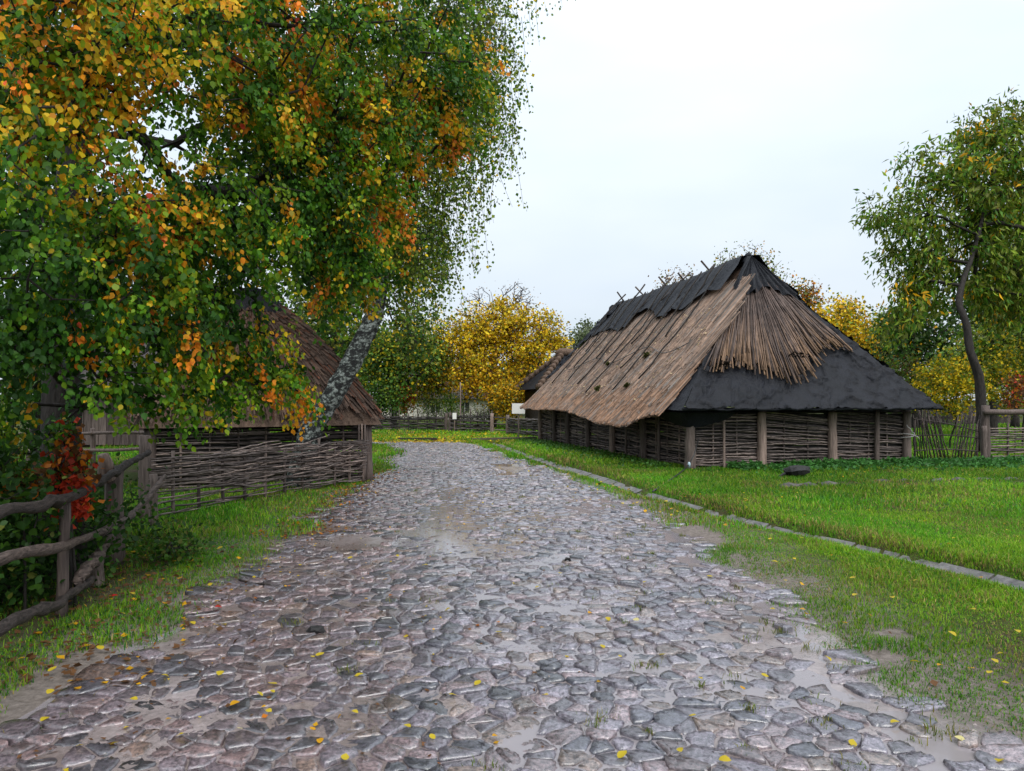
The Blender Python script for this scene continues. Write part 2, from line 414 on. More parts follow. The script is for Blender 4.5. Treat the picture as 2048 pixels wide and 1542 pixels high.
def stone_into(mb, c, poly, far):
    ctr = poly.mean(0); poly = poly - ctr; c = c + ctr
    gap = R.uniform(.88, 1.0)
    p = poly * gap
    k = 2 if not far else 1
    for _ in range(k):       # round the corners a little, unevenly
        nx = np.roll(p, -1, 0); w = .13 if _ == 0 else .25
        p = np.stack([p * (1 - w) + nx * w, p * w + nx * (1 - w)], 1).reshape(-1, 2)
    p = p * (1 + rng.uniform(-.09, .07, (len(p), 1)))
    m = len(p); x, y = c
    h = R.gauss(.0135, .006) + .8 * float(left_rise(np.array(x), np.array(y))); h = max(h, -.012) - .015 * float(rut(np.array(x), np.array(y)))
    tx, ty = R.gauss(0, .05), R.gauss(0, .06)
    def ring(sc, z, t=1): 
        q = p * sc; return np.column_stack([q[:, 0] + x, q[:, 1] + y, np.full(m, z) + t * (q[:, 0] * tx + q[:, 1] * ty)])
    a = ring(1.03, -.06, 0); b = ring(.99, h - .009); d = ring(.93, h + .001); d[:, 2] += rng.uniform(-.005, .003, m)
    e_ = ring(R.uniform(.35, .6), h + R.uniform(-.002, .007)); e_[:, 2] += rng.uniform(-.006, .005, m)
    zb = .014 * (float(fbm(x * .9, y * .7, 31)) - .5) * 2
    V = np.concatenate([a, b, d, e_]); V[:, 2] += zb
    i = np.arange(m); j = (i + 1) % m
    q = np.concatenate([np.column_stack([i + r * m, j + r * m, j + r * m + m, i + r * m + m]) for r in range(3)])
    v = R.random(); base = np.array([.165, .152, .185]) if v < .45 else np.array([.215, .172, .185]) if v < .72 else np.array([.07, .072, .095]) if v < .9 else np.array([.22, .175, .155])
    base = base * R.uniform(.5, 1.3); left_tint = float(smooth(.2, -1.2, x + .05 * y)); base = base * (1 - left_tint * np.array([.12, .24, .30]))  # stones turn browner towards the left side of the road
    mb.add(V, [q, (np.arange(m) + 3 * m)[None, :]], base)

cells = voronoi_stones()
cells.sort(key=lambda c: c[0][1] + .35 * abs(c[0][0]))
def skip_stone(c):
    x, y = c
    n = float(fbm(x * .8 + 5, y * .6, 51)); r = float(right_edge(np.array(y)))
    if y < 5.2 and x > r - .55 + .1 * (y - 3): return R.random() < .65                # bare sandy strip
    if x > r - .35: return R.random() < .4
    return n > .745
npart = 0; rest = MB()
for c, poly in cells:
    if skip_stone(c): continue
    if abs(c[0]) / max(c[1], .1) > .78 or c[1] < 2.9: tgt = rest
    elif npart < 300: tgt = None
    else: tgt = rest
    if tgt is None:
        mb = MB(); stone_into(mb, c, poly, False); mb.build('cobble', M['stone'], road); npart += 1
    else: stone_into(rest, c, poly, c[1] > 9)
rest.build('cobbles_beyond', M['stone'], road, kind='stuff')
# grit and pebbles lying in the mud
n = 2600; y = rng.uniform(2.8, 11, n); x = left_edge(y) + rng.random(n) * (right_edge(y) + .3 - left_edge(y))
pb = MB(); oct_v = np.array([[1, 0, 0], [0, 1, 0], [-1, 0, 0], [0, -1, 0], [0, 0, .7], [0, 0, -.5]]); oct_f = np.array([[0, 1, 4], [1, 2, 4], [2, 3, 4], [3, 0, 4]])
s = rng.uniform(.004, .016, n) * rng.uniform(.6, 1.4, n); a = rng.uniform(0, 6.3, n)
V = oct_v[None] * s[:, None, None] * rng.uniform(.6, 1.3, (n, 6, 1)); V = np.stack([V[..., 0] * np.cos(a)[:, None] - V[..., 1] * np.sin(a)[:, None], V[..., 0] * np.sin(a)[:, None] + V[..., 1] * np.cos(a)[:, None], V[..., 2]], -1)
V = V + np.column_stack([x, y, z_mud(x, y)])[:, None, :]
pb.add(V.reshape(-1, 3), (oct_f[None] + (np.arange(n) * 6)[:, None, None]).reshape(-1, 3), np.repeat(np.array([.16, .13, .115]) * rng.uniform(.5, 1.7, (n, 1)), 6, 0))
pb.build('pebbles', M['stone'], road, kind='stuff')

# stone lined gutter: one slab after another, in a shallow trough
gutter = thing('drain_gutter', 'shallow stone slab drain gutter curving between the road verge and lawn', 'gutter', (2.4, 12.6, 0)); gutter['kind'] = 'structure'
y = .5
while y < 28.3:
    L = R.uniform(.42, .8); y2 = y + L * .93; sg = []
    for yy in np.linspace(y, y2 - .02, 3):
        sl = float((gut(yy + .3) - gut(yy - .3)) / .6); nrm = np.array([1, -sl]) / math.hypot(1, sl)
        row = []
        for o_, z_ in ((-.25, -.04), (-.13, -.085), (.0, -.10), (.13, -.09), (.24, -.045)):
            q = np.array([float(gut(yy)), yy]) + nrm * o_; row.append([q[0], q[1], z_ + R.uniform(-.008, .008) + .015])
        sg.append(row)
    S = np.array(sg); S[:, :, 2] += R.uniform(-.012, .012)
    B = S.copy(); B[:, :, 2] -= .07
    mb = MB(); mb.grid(S); mb.grid(B)
    per = [(0, k) for k in range(5)] + [(1, 4)] + [(2, k) for k in range(4, -1, -1)] + [(1, 0)]
    ids = [r * 5 + k for r, k in per]; m = len(ids)
    mb.f.append(np.array([[ids[k], ids[(k + 1) % m], ids[(k + 1) % m] + 15, ids[k] + 15] for k in range(m)]))
    mb.build('slab', M['slab'], gutter, smooth=False); y = y2 + .012

# ------------------------------------------------------------------ generic pieces
def crooked(p0, p1, n, j, bow=0):
    p0, p1 = np.asarray(p0, float), np.asarray(p1, float); t = np.linspace(0, 1, n)[:, None]
    P_ = p0 + (p1 - p0) * t; w = np.sin(t * math.pi)
    k = rng.normal(0, j, (n, 3)); k[0] = 0; k[-1] = 0
    P_ = P_ + k; P_[:, 2:3] += bow * w; return P_

def post(parent, x, y, z0, z1, r, name='post', lean=0, sides=9, mat=None):
    mb = MB(); n = 7; t = np.linspace(0, 1, n)
    pts = np.column_stack([x + lean * t * (z1 - z0) + rng.normal(0, r * .05, n), y + rng.normal(0, r * .05, n), z0 + (z1 - z0) * t])
    mb.tube(pts, r * (1.12 - .2 * t + rng.normal(0, .035, n)), sides)
    V = mb.v[0]; mb.v[0] = V + rng.normal(0, r * .05, V.shape) * np.array([1, 1, .3]); 
    return mb.build(name, mat or M['post'], parent)

def withy(parent, A, B, z0, z1, stakes, phase, amp, r, jit=.012, mat=None, mb=None, c=None):
    """one woven rod from A to B (2-D), dodging in front of and behind the stakes"""
    A, B = np.asarray(A, float), np.asarray(B, float); L = np.linalg.norm(B - A); u = (B - A) / L; nn = np.array([u[1], -u[0]])
    n = max(6, int(L / .14)); t = np.linspace(0, 1, n)
    o = amp * np.cos(math.pi * (t * L / stakes + phase)) + rng.normal(0, jit * .5, n)
    z = z0 + (z1 - z0) * t + np.cumsum(rng.normal(0, jit, n)) * .6; z = z - (z - np.linspace(z[0], z[-1], n)) * .3
    pts = np.column_stack([A[0] + u[0] * t * L + nn[0] * o, A[1] + u[1] * t * L + nn[1] * o, z])
    rad = r * np.linspace(1.1, .65, n) if R.random() < .5 else r * np.linspace(.65, 1.1, n)
    if mb is not None: mb.tube(pts, rad, 4, c); return
    m = MB(); m.tube(pts, rad, 4); m.build('withy', mat or M['withy'], parent)

def grow(trunk, attractors, step=.4, lift=.1, jit=.05, bias=.3):
    pos = [np.array(p, float) for p in trunk]; par = [-1] + list(range(len(trunk) - 1)); plen = [0.]
    for i in range(1, len(pos)): plen.append(plen[-1] + np.linalg.norm(pos[i] - pos[i - 1]))
    start = len(trunk) // 3
    cap = len(pos) + len(attractors) * 24 + 100
    PA = np.zeros((cap, 3)); PL = np.zeros(cap); nn = len(pos); PA[:nn] = pos; PL[:nn] = plen; par = par + [0] * (cap - nn)
    tip = []; base = PA[len(trunk) - 1]
    order = np.argsort(np.linalg.norm(attractors - base, axis=1))
    for ai in order:
        a = attractors[ai]; d = np.linalg.norm(PA[start:nn] - a, axis=1)
        k = start + int(np.argmin(d + bias * PL[start:nn])); D = d[k - start]
        m = max(1, min(20, int(D / step)))
        prev = k; pj = np.zeros(3)
        for q in range(1, m + 1):
            if nn >= cap: break
            t = q / m; pj = pj * .6 + rng.normal(0, jit, 3) * (q < m)
            p = PA[k] * (1 - t) + a * t + pj; p[2] += lift * D * math.sin(math.pi * t)
            PA[nn] = p; PL[nn] = PL[prev] + D / m; par[nn] = prev; prev = nn; nn += 1
        tip.append(prev)
    par = np.array(par[:nn]); cnt = np.zeros(nn)
    cnt[tip] += 1
    for i in range(nn - 1, 0, -1): cnt[par[i]] += cnt[i]
    inv = np.empty(len(order), int); inv[order] = tip
    return PA[:nn], par, np.maximum(cnt, 1), inv

def limbs_mesh(mb, PA, par, rad, first, c=None, thin=0):
    i = np.arange(first, len(PA)); i = i[rad[i] > thin]; p0 = PA[par[i]]; p1 = PA[i]; r0 = np.minimum(rad[par[i]], rad[i] * 1.35); r1 = rad[i]
    y = unit(p1 - p0 + 1e-6); ref = np.where(np.abs(y[:, 2:3]) > .8, np.array([[1., 0, 0]]), np.array([[0, 0, 1.]])); x = unit(np.cross(y, ref)); z = np.cross(x, y)
    k = 5; V = []
    for (p, r) in ((p0, r0), (p1 + y * r1[:, None] * .3, r1)):
        for q in range(k):
            an = 2 * math.pi * q / k; V.append(p + (x * math.cos(an) + z * math.sin(an)) * r[:, None])
    V = np.stack(V, 1); b = (np.arange(len(i)) * 2 * k)[:, None]
    fs = [np.array([[q, k + q, k + (q + 1) % k, (q + 1) % k]]) + b for q in range(k)]
    mb.add(V.reshape(-1, 3), [np.concatenate(fs)], c)

def blob_points(blobs, n):
    v = np.array([(b[1][0] * b[1][1] * b[1][2]) ** .75 for b in blobs]); ww = np.array([b[2] for b in blobs]); pr = v * ww; pr = pr / pr.sum()
    idx = rng.choice(len(blobs), n, p=pr); d = unit(rng.normal(0, 1, (n, 3))); r = rng.random(n) ** (1 / 2.2)
    return np.array([blobs[i][0] for i in idx]) + d * r[:, None] * np.array([blobs[i][1] for i in idx]), idx

def blob(px, py, d, rpx, rd, w=1., rpy=None):
    k = d / 1450; return (at(px, py, d), (rpx * k, rd, (rpy or rpx) * k), w)

# ------------------------------------------------------------------ the barn
C0 = np.array([4.2, 17.1]); U = np.array([.970, .242]); V_ = np.array([-.242, .970])
BW, BL = 6.1, 12.6
def bp(s, t, z):
    s, t, z = np.broadcast_arrays(np.asarray(s, float), np.asarray(t, float), np.asarray(z, float))
    return np.stack([C0[0] + s * U[0] + t * V_[0], C0[1] + s * U[1] + t * V_[1], z], -1)
U3 = np.array([*U, 0]); V3 = np.array([*V_, 0])
OV, ZE, ZR, T0, T1 = .5, 1.42, 5.42, 2.43, 11.6
SR = BW / 2; RUN = SR + OV; TE0, TE1 = -.5, BL + .5
barn = thing('thatched_barn', 'long low wattle barn with a reed thatched roof partly under black sheeting', 'barn', (*(C0 + U * 3 + V_ * 6), 0))
def zr(t): return ZR + .1 * smooth(5, T0, t)
def left_pt(t, b, off=0):
    """a point on the road side roof slope; b runs from the eave (0) to the ridge (1)"""
    sag = -.05 * np.sin(np.clip(b, 0, 1) * math.pi) + .04 * (fbm(np.asarray(t) * .5, np.asarray(b) * 2, 61) - .5)
    n = np.array([-(ZR - ZE), RUN]) / math.hypot(ZR - ZE, RUN); o = off + sag
    return bp(-OV + RUN * b + n[0] * o, t, ZE + (zr(t) - ZE) * b + n[1] * o)
LN = unit(-U3 * (ZR - ZE) + np.array([0, 0, 1]) * RUN)
def hip0(b): return TE0 + (T0 - TE0) * b
def hip1(b): return TE1 + (T1 - TE1) * b
def front_pt(w, b, off=0):
    """front hip: w from the road corner (0) to the far corner (1)"""
    zt = ZR + .1; n = np.array([-(zt - ZE), T0 - TE0]) / math.hypot(zt - ZE, T0 - TE0)
    s = (-OV) + RUN * b + w * (BW + 2 * OV) * (1 - b)
    t = hip0(b); kick = .10 * smooth(.35, 0, b)
    o = off - .04 * np.sin(np.clip(b, 0, 1) * math.pi)
    return bp(s, t + n[0] * o - kick, ZE + (zt - ZE) * b + n[1] * o)
FN = unit(-V3 * (ZR - ZE) + np.array([0, 0, 1]) * (T0 - TE0))
def right_pt(t, b, off=0):
    n = np.array([(ZR - ZE), RUN]) / math.hypot(ZR - ZE, RUN)
    return bp(BW + OV - RUN * b + n[0] * off, t, ZE + (zr(t) - ZE) * b + n[1] * off)
def wrinkle(a, b, s, k=1.):
    f = fbm(a * 2.2, b * 1.5, s, 4) - .5
    r1 = np.abs(fbm(a * 1.3 + b * 1.1, b * 1.2 - a * .4, s + 3, 3) - .5); r2 = np.abs(fbm(a * 3.1 - b * 2, b * 2.6 + a, s + 9, 3) - .5)
    return k * (.10 * f + .075 * np.exp(-(r1 / .022) ** 2) + .05 * np.exp(-(r2 / .03) ** 2))
# roof skin under everything: front hip, right slope, back hip in sheeting, road slope in old thatch
mb = MB(); b = np.linspace(0, 1, 110)[:, None]; w = np.linspace(0, 1, 190)[None, :]
Pf = front_pt(w + 0 * b, b + 0 * w, .05 + wrinkle(w * 7 * (1 - b) + b * 3, b * 5, 71))
mb.grid(Pf)
t = np.linspace(0, 1, 90)[None, :]; tt = hip0(b) + (hip1(b) - hip0(b)) * t
mb.grid(right_pt(tt, b + 0 * t, .05 + wrinkle(tt, b * 5, 81))[:, ::-1])
zt = ZE + (zr(T1) - ZE) * b
s = -OV + RUN * b + w * (BW + 2 * OV) * (1 - b); mb.grid(bp(s, hip1(b) + .02 * wrinkle(s, b * 5, 91), zt + 0 * w))
bb = np.linspace(0, .45, 20)[:, None]; q_ = np.linspace(0, 1, 14)[None, :]; mb.grid(left_pt(hip0(bb) - .06 + q_ * 1.36, bb + 0 * q_, .0 + .5 * wrinkle(q_ * 2, bb * 5, 95)))
skin = mb.build('sheeting', M['tarp'], barn)
mb = MB(); bb = np.linspace(-.02, 1, 40)[:, None]; ta_ = hip0(bb) + .85 * smooth(.38, 0, bb) + .05; tt = ta_ - .12 + (hip1(bb) - ta_ + .12) * t
G1 = left_pt(tt, bb + 0 * t, .0); mb.grid(G1); mb.build('thatch_underlay', M['thatch_base'], barn)
# dark sheet just inside the eave, added to keep the roof underside black
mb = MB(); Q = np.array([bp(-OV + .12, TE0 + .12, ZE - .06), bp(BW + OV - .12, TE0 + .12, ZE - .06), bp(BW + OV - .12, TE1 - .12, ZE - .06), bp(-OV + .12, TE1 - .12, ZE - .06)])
mb.add(Q, np.array([[0, 1, 2, 3]])); mb.build('shade_sheet', M['charred'], barn)
# eave edge rolls of the sheeting
for (pa, pb_) in ((bp(-OV, TE0 - .1, ZE + .02), bp(BW + OV, TE0 - .1, ZE + .02)), (bp(BW + OV, TE0 - .05, ZE + .02), bp(BW + OV, TE1, ZE + .02))):
    mb = MB(); mb.tube(crooked(pa, pb_, 40, .012), .045, 6); mb.build('eave_hem', M['tarp'], barn)
# reed thatch on the road slope
def b_low(t): return -.015 - .075 * smooth(.6, 1.6, t) * smooth(7.5, 3.0, t) - .03 * fbm(t * 1.4, 0 * t, 66)
n = 24000
tS = rng.uniform(TE0, TE1 + .05, n); bS = rng.uniform(-.02, .86, n)
Ln = rng.uniform(.7, 1.7, n) / 5.45
bE = np.maximum(bS - Ln, b_low(tS) - rng.uniform(0, .022, n)); bS = np.maximum(bS, bE + .05)
lim0 = hip0(bE) + .75 * smooth(.38, .0, bE) + .05; ok = (tS > lim0) & (tS < hip1(bS) + .02)
tS, bS, bE = tS[ok], bS[ok], bE[ok]; n = len(tS)
lay = rng.random(n)
p0 = left_pt(tS, bS, .03 + .05 * lay); p1 = left_pt(tS + rng.normal(0, .03, n), bE, .075 + .07 * lay)
cc = np.array([.345, .24, .182])[None] * (.32 + .75 * rng.random(n) ** .8)[:, None]
st = vnoise(tS * 5, bS * .6, 62)[:, None]; cc = cc * (.72 + .55 * st)
cc = cc * np.where(bE[:, None] < .06, np.array([[1.05, .92, .8]]), 1)
gr = (rng.random(n) < .2)[:, None]; cc = np.where(gr, cc.mean(1, keepdims=True) * np.array([[1.05, .93, .85]]), cc)
mb = MB(); strands(mb, p0, p1, rng.uniform(.012, .034, n), np.broadcast_to(LN, (n, 3)), cc)
mb.build('thatch', M['reed'], barn, smooth=False, kind='stuff')
# reed fan over the front hip: single long reeds
fan = 0; tries = 0
while fan < 290 and tries < 2000:
    tries += 1
    wq = R.uniform(0, .93) if fan < 250 else R.uniform(.0, .2)
    top = .80 + R.uniform(-.04, .03)
    wt = .02 + .95 * wq; low = .21 + .05 * math.sin(wq * 11) + R.uniform(-.04, .06) + .21 * float(smooth(.45, 1.0, wq))
    wl = .045 + .90 * wq + R.gauss(0, .02)
    if R.random() < .25: top -= R.uniform(.05, .2)
    k = np.linspace(0, 1, 4); bq = top + (low - top) * k; wv = wt + (wl - wt) * k
    pts = front_pt(wv, bq, .10 + .07 * k + R.uniform(0, .05)) + rng.normal(0, .018, (4, 3))
    m = MB(); v = R.uniform(.4, 1.2); cA = np.array([.135, .10, .088]) * v; cB = np.array([.33, .21, .135]) * v if R.random() < .6 else cA
    m.tube(pts, np.linspace(.013, .019, 4), 4, np.array([cA, cA, (cA + cB) / 2, cB])); m.build('reed', M['reed'], barn); fan += 1
n = 2000; wq = rng.random(n) * .93; top = rng.uniform(.42, .82, n); low = np.maximum(top - rng.uniform(.15, .35, n), .27 + .21 * smooth(.45, 1, wq) + .04 * np.sin(wq * 11))
p0 = front_pt(.02 + .95 * wq, top, .07); p1 = front_pt(.04 + .91 * wq + rng.normal(0, .01, n), low, .12 + .04 * rng.random(n))
mb = MB(); strands(mb, p0, p1, rng.uniform(.015, .035, n), np.broadcast_to(FN, (n, 3)), np.array([.125, .09, .077])[None] * rng.uniform(.3, 1.3, (n, 1)))
mb.build('under_reeds', M['reed'], barn, smooth=False, kind='stuff')
# black sheeting over the ridge, in three overlapping lengths with scalloped hems
def ridge_sheet(ta, tb, seed, lift, drop):
    nt_ = int((tb - ta) * 16); T = np.linspace(ta, tb, nt_)[None, :]; k = np.linspace(0, 1, 44)[:, None]
    hem = .70 + drop + .09 * (vnoise(T * .7, 0 * T, seed) - .5) * 2 + .03 * (vnoise(T * 3, 0 * T, seed + 1) - .5)
    bl = hem + (1 - hem) * np.clip(k / .6, 0, 1); br = 1 - .35 * np.clip((k - .6) / .4, 0, 1)
    fold = .045 * (fbm(T * 2.4 + k * .5, k * .8, seed + 2, 3) - .5) * 2 + .05 * np.exp(-((fbm(T * 1.6 + k * 1.3, k * .6, seed + 5, 2) - .5) / .03) ** 2)
    Tl = T + np.where(k < .6, np.maximum(0, hip0(bl) - T), 0)
    Lp = left_pt(Tl + 0 * k, bl, lift + fold * (.4 + np.abs(1 - bl) * 2)); Rp = right_pt(T + 0 * k, br, lift + fold)
    G_ = np.where((k < .6)[..., None], Lp, Rp); m = MB(); m.grid(G_); return m.build('ridge_sheet', M['tarp'], barn)
ridge_sheet(8.0, 11.75, 101, .19, .02); ridge_sheet(5.0, 8.3, 111, .215, .03); ridge_sheet(2.2, 5.3, 121, .24, .0)
# sheet hung down the far hip edge
mb = MB(); k = np.linspace(0, 1, 40)[:, None]; q = np.linspace(0, 1, 10)[None, :]
bq = .25 + .75 * k; mb.grid(left_pt(hip1(bq) - q * (.25 + .6 * k) + .06, bq + 0 * q, .2 + wrinkle(q * 2, k * 5, 131))); mb.build('hip_sheet', M['tarp'], barn)
# gathered cap at the front peak
mb = MB(); k = np.linspace(0, 1, 34)[:, None]; w = np.linspace(-.10, 1.06, 90)[None, :]
low = .74 - .03 * np.sin(w * 9) - .02 * (vnoise(w * 14, 0 * w, 141) - .5)
bq = low + (1.0 - low) * k
fold = .05 * np.sin(w * 46 + 4 * fbm(w * 4, k * 2, 143)) * (1 - k * .7) + .10 * np.exp(-((w - .25 - .1 * k) / .05) ** 2) * (1 - k)
wc = np.clip(w, 0, 1); mb.grid(front_pt(wc + 0 * k, bq, .20 + fold) - U3 * (np.minimum(w, 0) + 0 * k)[..., None] * -1.2)
mb.build('peak_cap', M['tarp'], barn)
mb = MB(); pk = bp(SR, T0, ZR + .1); mb.tube(pk + np.array([[0, 0, -.05], [.0, 0, .05], [-.03, 0, .12], [.02, 0, .17], [.03, 0, .24]]), [.24, .15, .08, .09, .03], 9); mb.build('peak_knot', M['tarp'], barn)
# sagging flap under the near corner
mb = MB(); k = np.linspace(0, 1, 14)[:, None]; q = np.linspace(0, 1, 60)[None, :]
tq = np.where(q < .5, 1.7 * (1 - q * 2), 0); sq = np.where(q < .5, 0, 1.15 * (q * 2 - 1))
drop = .40 * np.sin(np.pi * q) ** .6 + .05 * (vnoise(q * 9, 0 * q, 151) - .5)
o = .32 * (1 - k) + .1 * k; mb.grid(bp(sq - o * (q < .52) * 1., tq - o * (q > .48), ZE + .0 - drop * k) + 0.03 * np.stack([wrinkle(q * 6, k * 2, 152)] * 3, -1)); mb.build('sheet_flap', M['tarp'], barn)
# battens down the slope, crossed sticks on the ridge, a slack wire, moss, leaves
for i, tq in enumerate(np.linspace(2.9, 11.2, 13)):
    tq += R.uniform(-.2, .2); b1 = R.uniform(.06, .5); k = np.linspace(0, 1, 9); bq = .97 + (b1 - .97) * k
    tl = np.maximum(tq + R.uniform(-.3, .15) * k, hip0(bq) + .1)
    m = MB(); m.tube(left_pt(tl, bq, .29 - .09 * smooth(0, .45, k) + .02) + rng.normal(0, .014, (9, 3)), .023, 5); m.build('batten', M['bark'], barn)
for tq in (11.6, 9.5, 7.8, 6.3, 4.66):
    c0 = bp(SR, tq, ZR + .3)
    for sg in (-1, 1):
        e0 = c0 - U3 * sg * .75 - np.array([0, 0, .80]); e1 = c0 + U3 * sg * (.16 + R.uniform(0, .2)) + np.array([0, 0, R.uniform(.1, .3)]) + V3 * R.uniform(-.15, .15)
        m = MB(); m.tube(crooked(e0 + V3 * sg * .03, e1 + V3 * sg * .03, 5, .01), [.022, .024, .026, .028, .03], 6); m.build('ridge_stick', M['rail'], barn)
k = np.linspace(0, 1, 30); tq = 1.6 + 9.3 * k
bq = .40 - .05 * np.sin(k * 15) * (1 - k * .4) - .05 * k; m = MB(); m.tube(left_pt(np.maximum(tq, hip0(bq) + .1), bq, .19), .012, 4); m.build('wire', M['hose'], barn)
for (tq, bq, sz) in ((3.9, .36, .17), (5.6, .12, .15), (3.4, .13, .1), (6.7, .33, .08)):
    n = 160; d = rng.normal(0, 1, (n, 2)); p = left_pt(tq + d[:, 0] * sz * .35, bq + d[:, 1] * sz * .05, .15 + .05 * rng.random(n))
    m = MB(); leaves(m, p, LN + rng.normal(0, .6, (n, 3)), rng.normal(0, 1, (n, 3)), rng.uniform(.04, .08, n), np.array([.07, .075, .022]) * rng.uniform(.5, 1.4, (n, 1)), 'round'); m.build('moss_clump', M['moss'], barn, kind='stuff')
for (wq, bq, sz) in ((.10, .24, .22), (.50, .30, .3)):
    n = 220; d = rng.normal(0, 1, (n, 2)); p = front_pt(wq + d[:, 0] * sz * .07, bq + d[:, 1] * sz * .035, .12 + .09 * rng.random(n))
    m = MB(); leaves(m, p, FN + rng.normal(0, .8, (n, 3)), rng.normal(0, 1, (n, 3)), rng.uniform(.05, .1, n), np.array([.03, .022, .016]) * rng.uniform(.5, 1.5, (n, 1)), 'round'); m.build('debris_clump', M['moss'], barn, kind='stuff')
n = 330; tq = rng.uniform(1, 12, n); bq = rng.uniform(.02, .68, n); ok = tq > hip0(bq) + .3; p = left_pt(tq[ok], bq[ok], .19); n = len(p)
m = MB(); leaves(m, p, rng.normal(0, 1, (n, 3)) * .8 + U3, LN + rng.normal(0, .25, (n, 3)), rng.uniform(.04, .075, n), np.array([[.55, .42, .25]]) * rng.uniform(.5, 1.3, (n, 1)), 'round'); m.build('blown_leaves', M['leaf'], barn, kind='stuff')
# posts and wattle bays
side_t = [0, 2.63, 4.86, 6.96, 9.03, 10.7, 12.6]; front_s = [0, 1.9, 3.89, 6.1]
def gz(x, y): return float(hG(np.array(x), np.array(y)))
for tq in side_t:
    x, y, _ = bp(0, tq, 0); post(barn, x, y, gz(x, y) - .15, ZE + .02, .098 if tq else .122)
for sq in front_s[1:]:
    x, y, _ = bp(sq, 0, 0); post(barn, x, y, gz(x, y) - .15, ZE + .05, .106)
for (sq, tq, r) in ((5.14, 0, .06), (0, 1.76, .04), (0, 3.9, .035), (.85, 0, .03)):
    x, y, _ = bp(sq, tq, 0); post(barn, x + .02, y - .06, gz(x, y) - .15, ZE, r, 'stake')
for (sq, tq) in ((BW, 3), (BW, 6.3), (BW, 9.5), (BW, 12.6), (3, 12.6)):
    x, y, _ = bp(sq, tq, 0); post(barn, x, y, -.1, ZE, .14)
def bays(edges, fn, pitch=.055):
    for a_, b_ in zip(edges[:-1], edges[1:]):
        pa, pb2 = fn(a_)[:2], fn(b_)[:2]; L = np.linalg.norm(pb2 - pa); ns = max(2, int(L / .55)); sp = L / ns
        for q in range(1, ns):
            x, y = pa + (pb2 - pa) * q / ns; post(barn, x, y, -.1, 1.34 + R.uniform(-.1, .06), .022, 'stake', sides=5)
        zz = .03; i = 0; tilt = R.uniform(-.12, .08)
        while zz < 1.33:
            withy(barn, pa, pb2, zz + R.uniform(-.012, .012) - tilt * (zz / 1.3), zz + R.uniform(-.012, .012) + tilt * (zz / 1.3), sp, i % 2,   .032, R.uniform(.015, .031), .014)
            zz += pitch * R.uniform(.75, 1.3); i += 1
bays(front_s, lambda s_: bp(s_, .06, 0), .043); bays(side_t, lambda t_: bp(.06, t_, 0), .052)
mb = MB()
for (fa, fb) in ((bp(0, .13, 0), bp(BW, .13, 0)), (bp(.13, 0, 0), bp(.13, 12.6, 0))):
    for i in range(32): withy(None, fa[:2], fb[:2], .02 + .044 * i, .02 + .044 * i, .6, i % 2, .02, .031, .003, mb=mb, c=np.ones(3) * R.uniform(.4, 1.1))  # darker inner rods added, standing in for the dim interior behind gaps
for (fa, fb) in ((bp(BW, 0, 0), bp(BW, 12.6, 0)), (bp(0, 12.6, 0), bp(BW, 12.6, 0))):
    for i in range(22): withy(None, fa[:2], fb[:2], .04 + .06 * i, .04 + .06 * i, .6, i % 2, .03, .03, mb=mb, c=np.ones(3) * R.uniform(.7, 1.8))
mb.build('wattle_backwall_dark_lining', M['dark_wattle'], barn, kind='stuff')
# tie rope round the right hand corner post
x, y, _ = bp(6.1, 0, 0); mb = MB(); a = np.linspace(0, 4 * math.pi, 40)
mb.tube(np.column_stack([x + .165 * np.cos(a), y + .165 * np.sin(a), .72 + .02 * a / 6 + .06 * np.sin(a * .5)]), .012, 5); mb.build('tie_rope', M['rope'], barn)
mb = MB(); mb.tube(crooked([x - .1, y - .17, 1.02], [x + .2, y - .2, .66], 8, .015), .012, 5); mb.build('tie_rope', M['rope'], barn)

# ------------------------------------------------------------------ gate and woven fence right of the barn
GA = np.array([10.62, 19.25]); GB = np.array([12.72, 19.65])
gate = thing('rod_gate', 'leaning gate of splayed thin rods beside the barn corner', 'gate', (*GA, 0))
gd = unit(GB - GA)
def gp(u_, z): return np.array([*(GA + gd * u_), z])
for (u_, z0, z1) in ((.08, 0, 1.16), (2.0, 0, 1.0)):
    mb = MB(); mb.tube(crooked(gp(u_, z0), gp(u_, z1), 5, .008), .03, 6); mb.build('gate_stile', M['rail'], gate)
for (za, zb) in ((1.14, .80), (.70, .62), (.30, .26)):
    mb = MB(); k = np.linspace(0, 1, 10)[:, None]; P_ = gp(.05, za) * (1 - k) + gp(2.05, zb) * k; P_[:, 2] += .05 * np.sin(k[:, 0] * math.pi); P_[:, 1] -= .02
    mb.tube(P_, .017, 5); mb.build('gate_bar', M['rail'], gate)
def rod(u0, u1, z0, z1, sgn, r=.014):
    mb = MB(); p = crooked(gp(u0, z0), gp(u1, z1), 6, .012); p[:, 1] += sgn * .03; mb.tube(p, r, 5); mb.build('rod', M['rail'], gate)
for i in range(34):
    u0 = .22 + 1.72 * (i + R.uniform(-.3, .3)) / 34; f = i / 34
    sp = -.12 + R.uniform(-.05, .05) if f < .16 else (-.32 * R.uniform(.8, 1.1) if f < .58 else .26 * R.uniform(.7, 1.2))
    if .50 < f < .60 and i % 2: continue
    rod(u0, max(.0, u0 + sp), .02 + R.uniform(0, .1), 1.25 + R.uniform(-.12, .16), (-1) ** i)
FB = np.array([17.5, 20.7])
fence_r = thing('wattle_fence', 'dark woven wattle fence with a top pole beyond the rod gate', 'fence', (*GB, 0))
post(fence_r, *(GB + gd * .13), -.1, 1.5, .11); post(fence_r, *(GB + gd * .02 + [0, -.1]), -.1, .95, .07); post(fence_r, 15.0, 20.15, -.1, 1.3, .07)
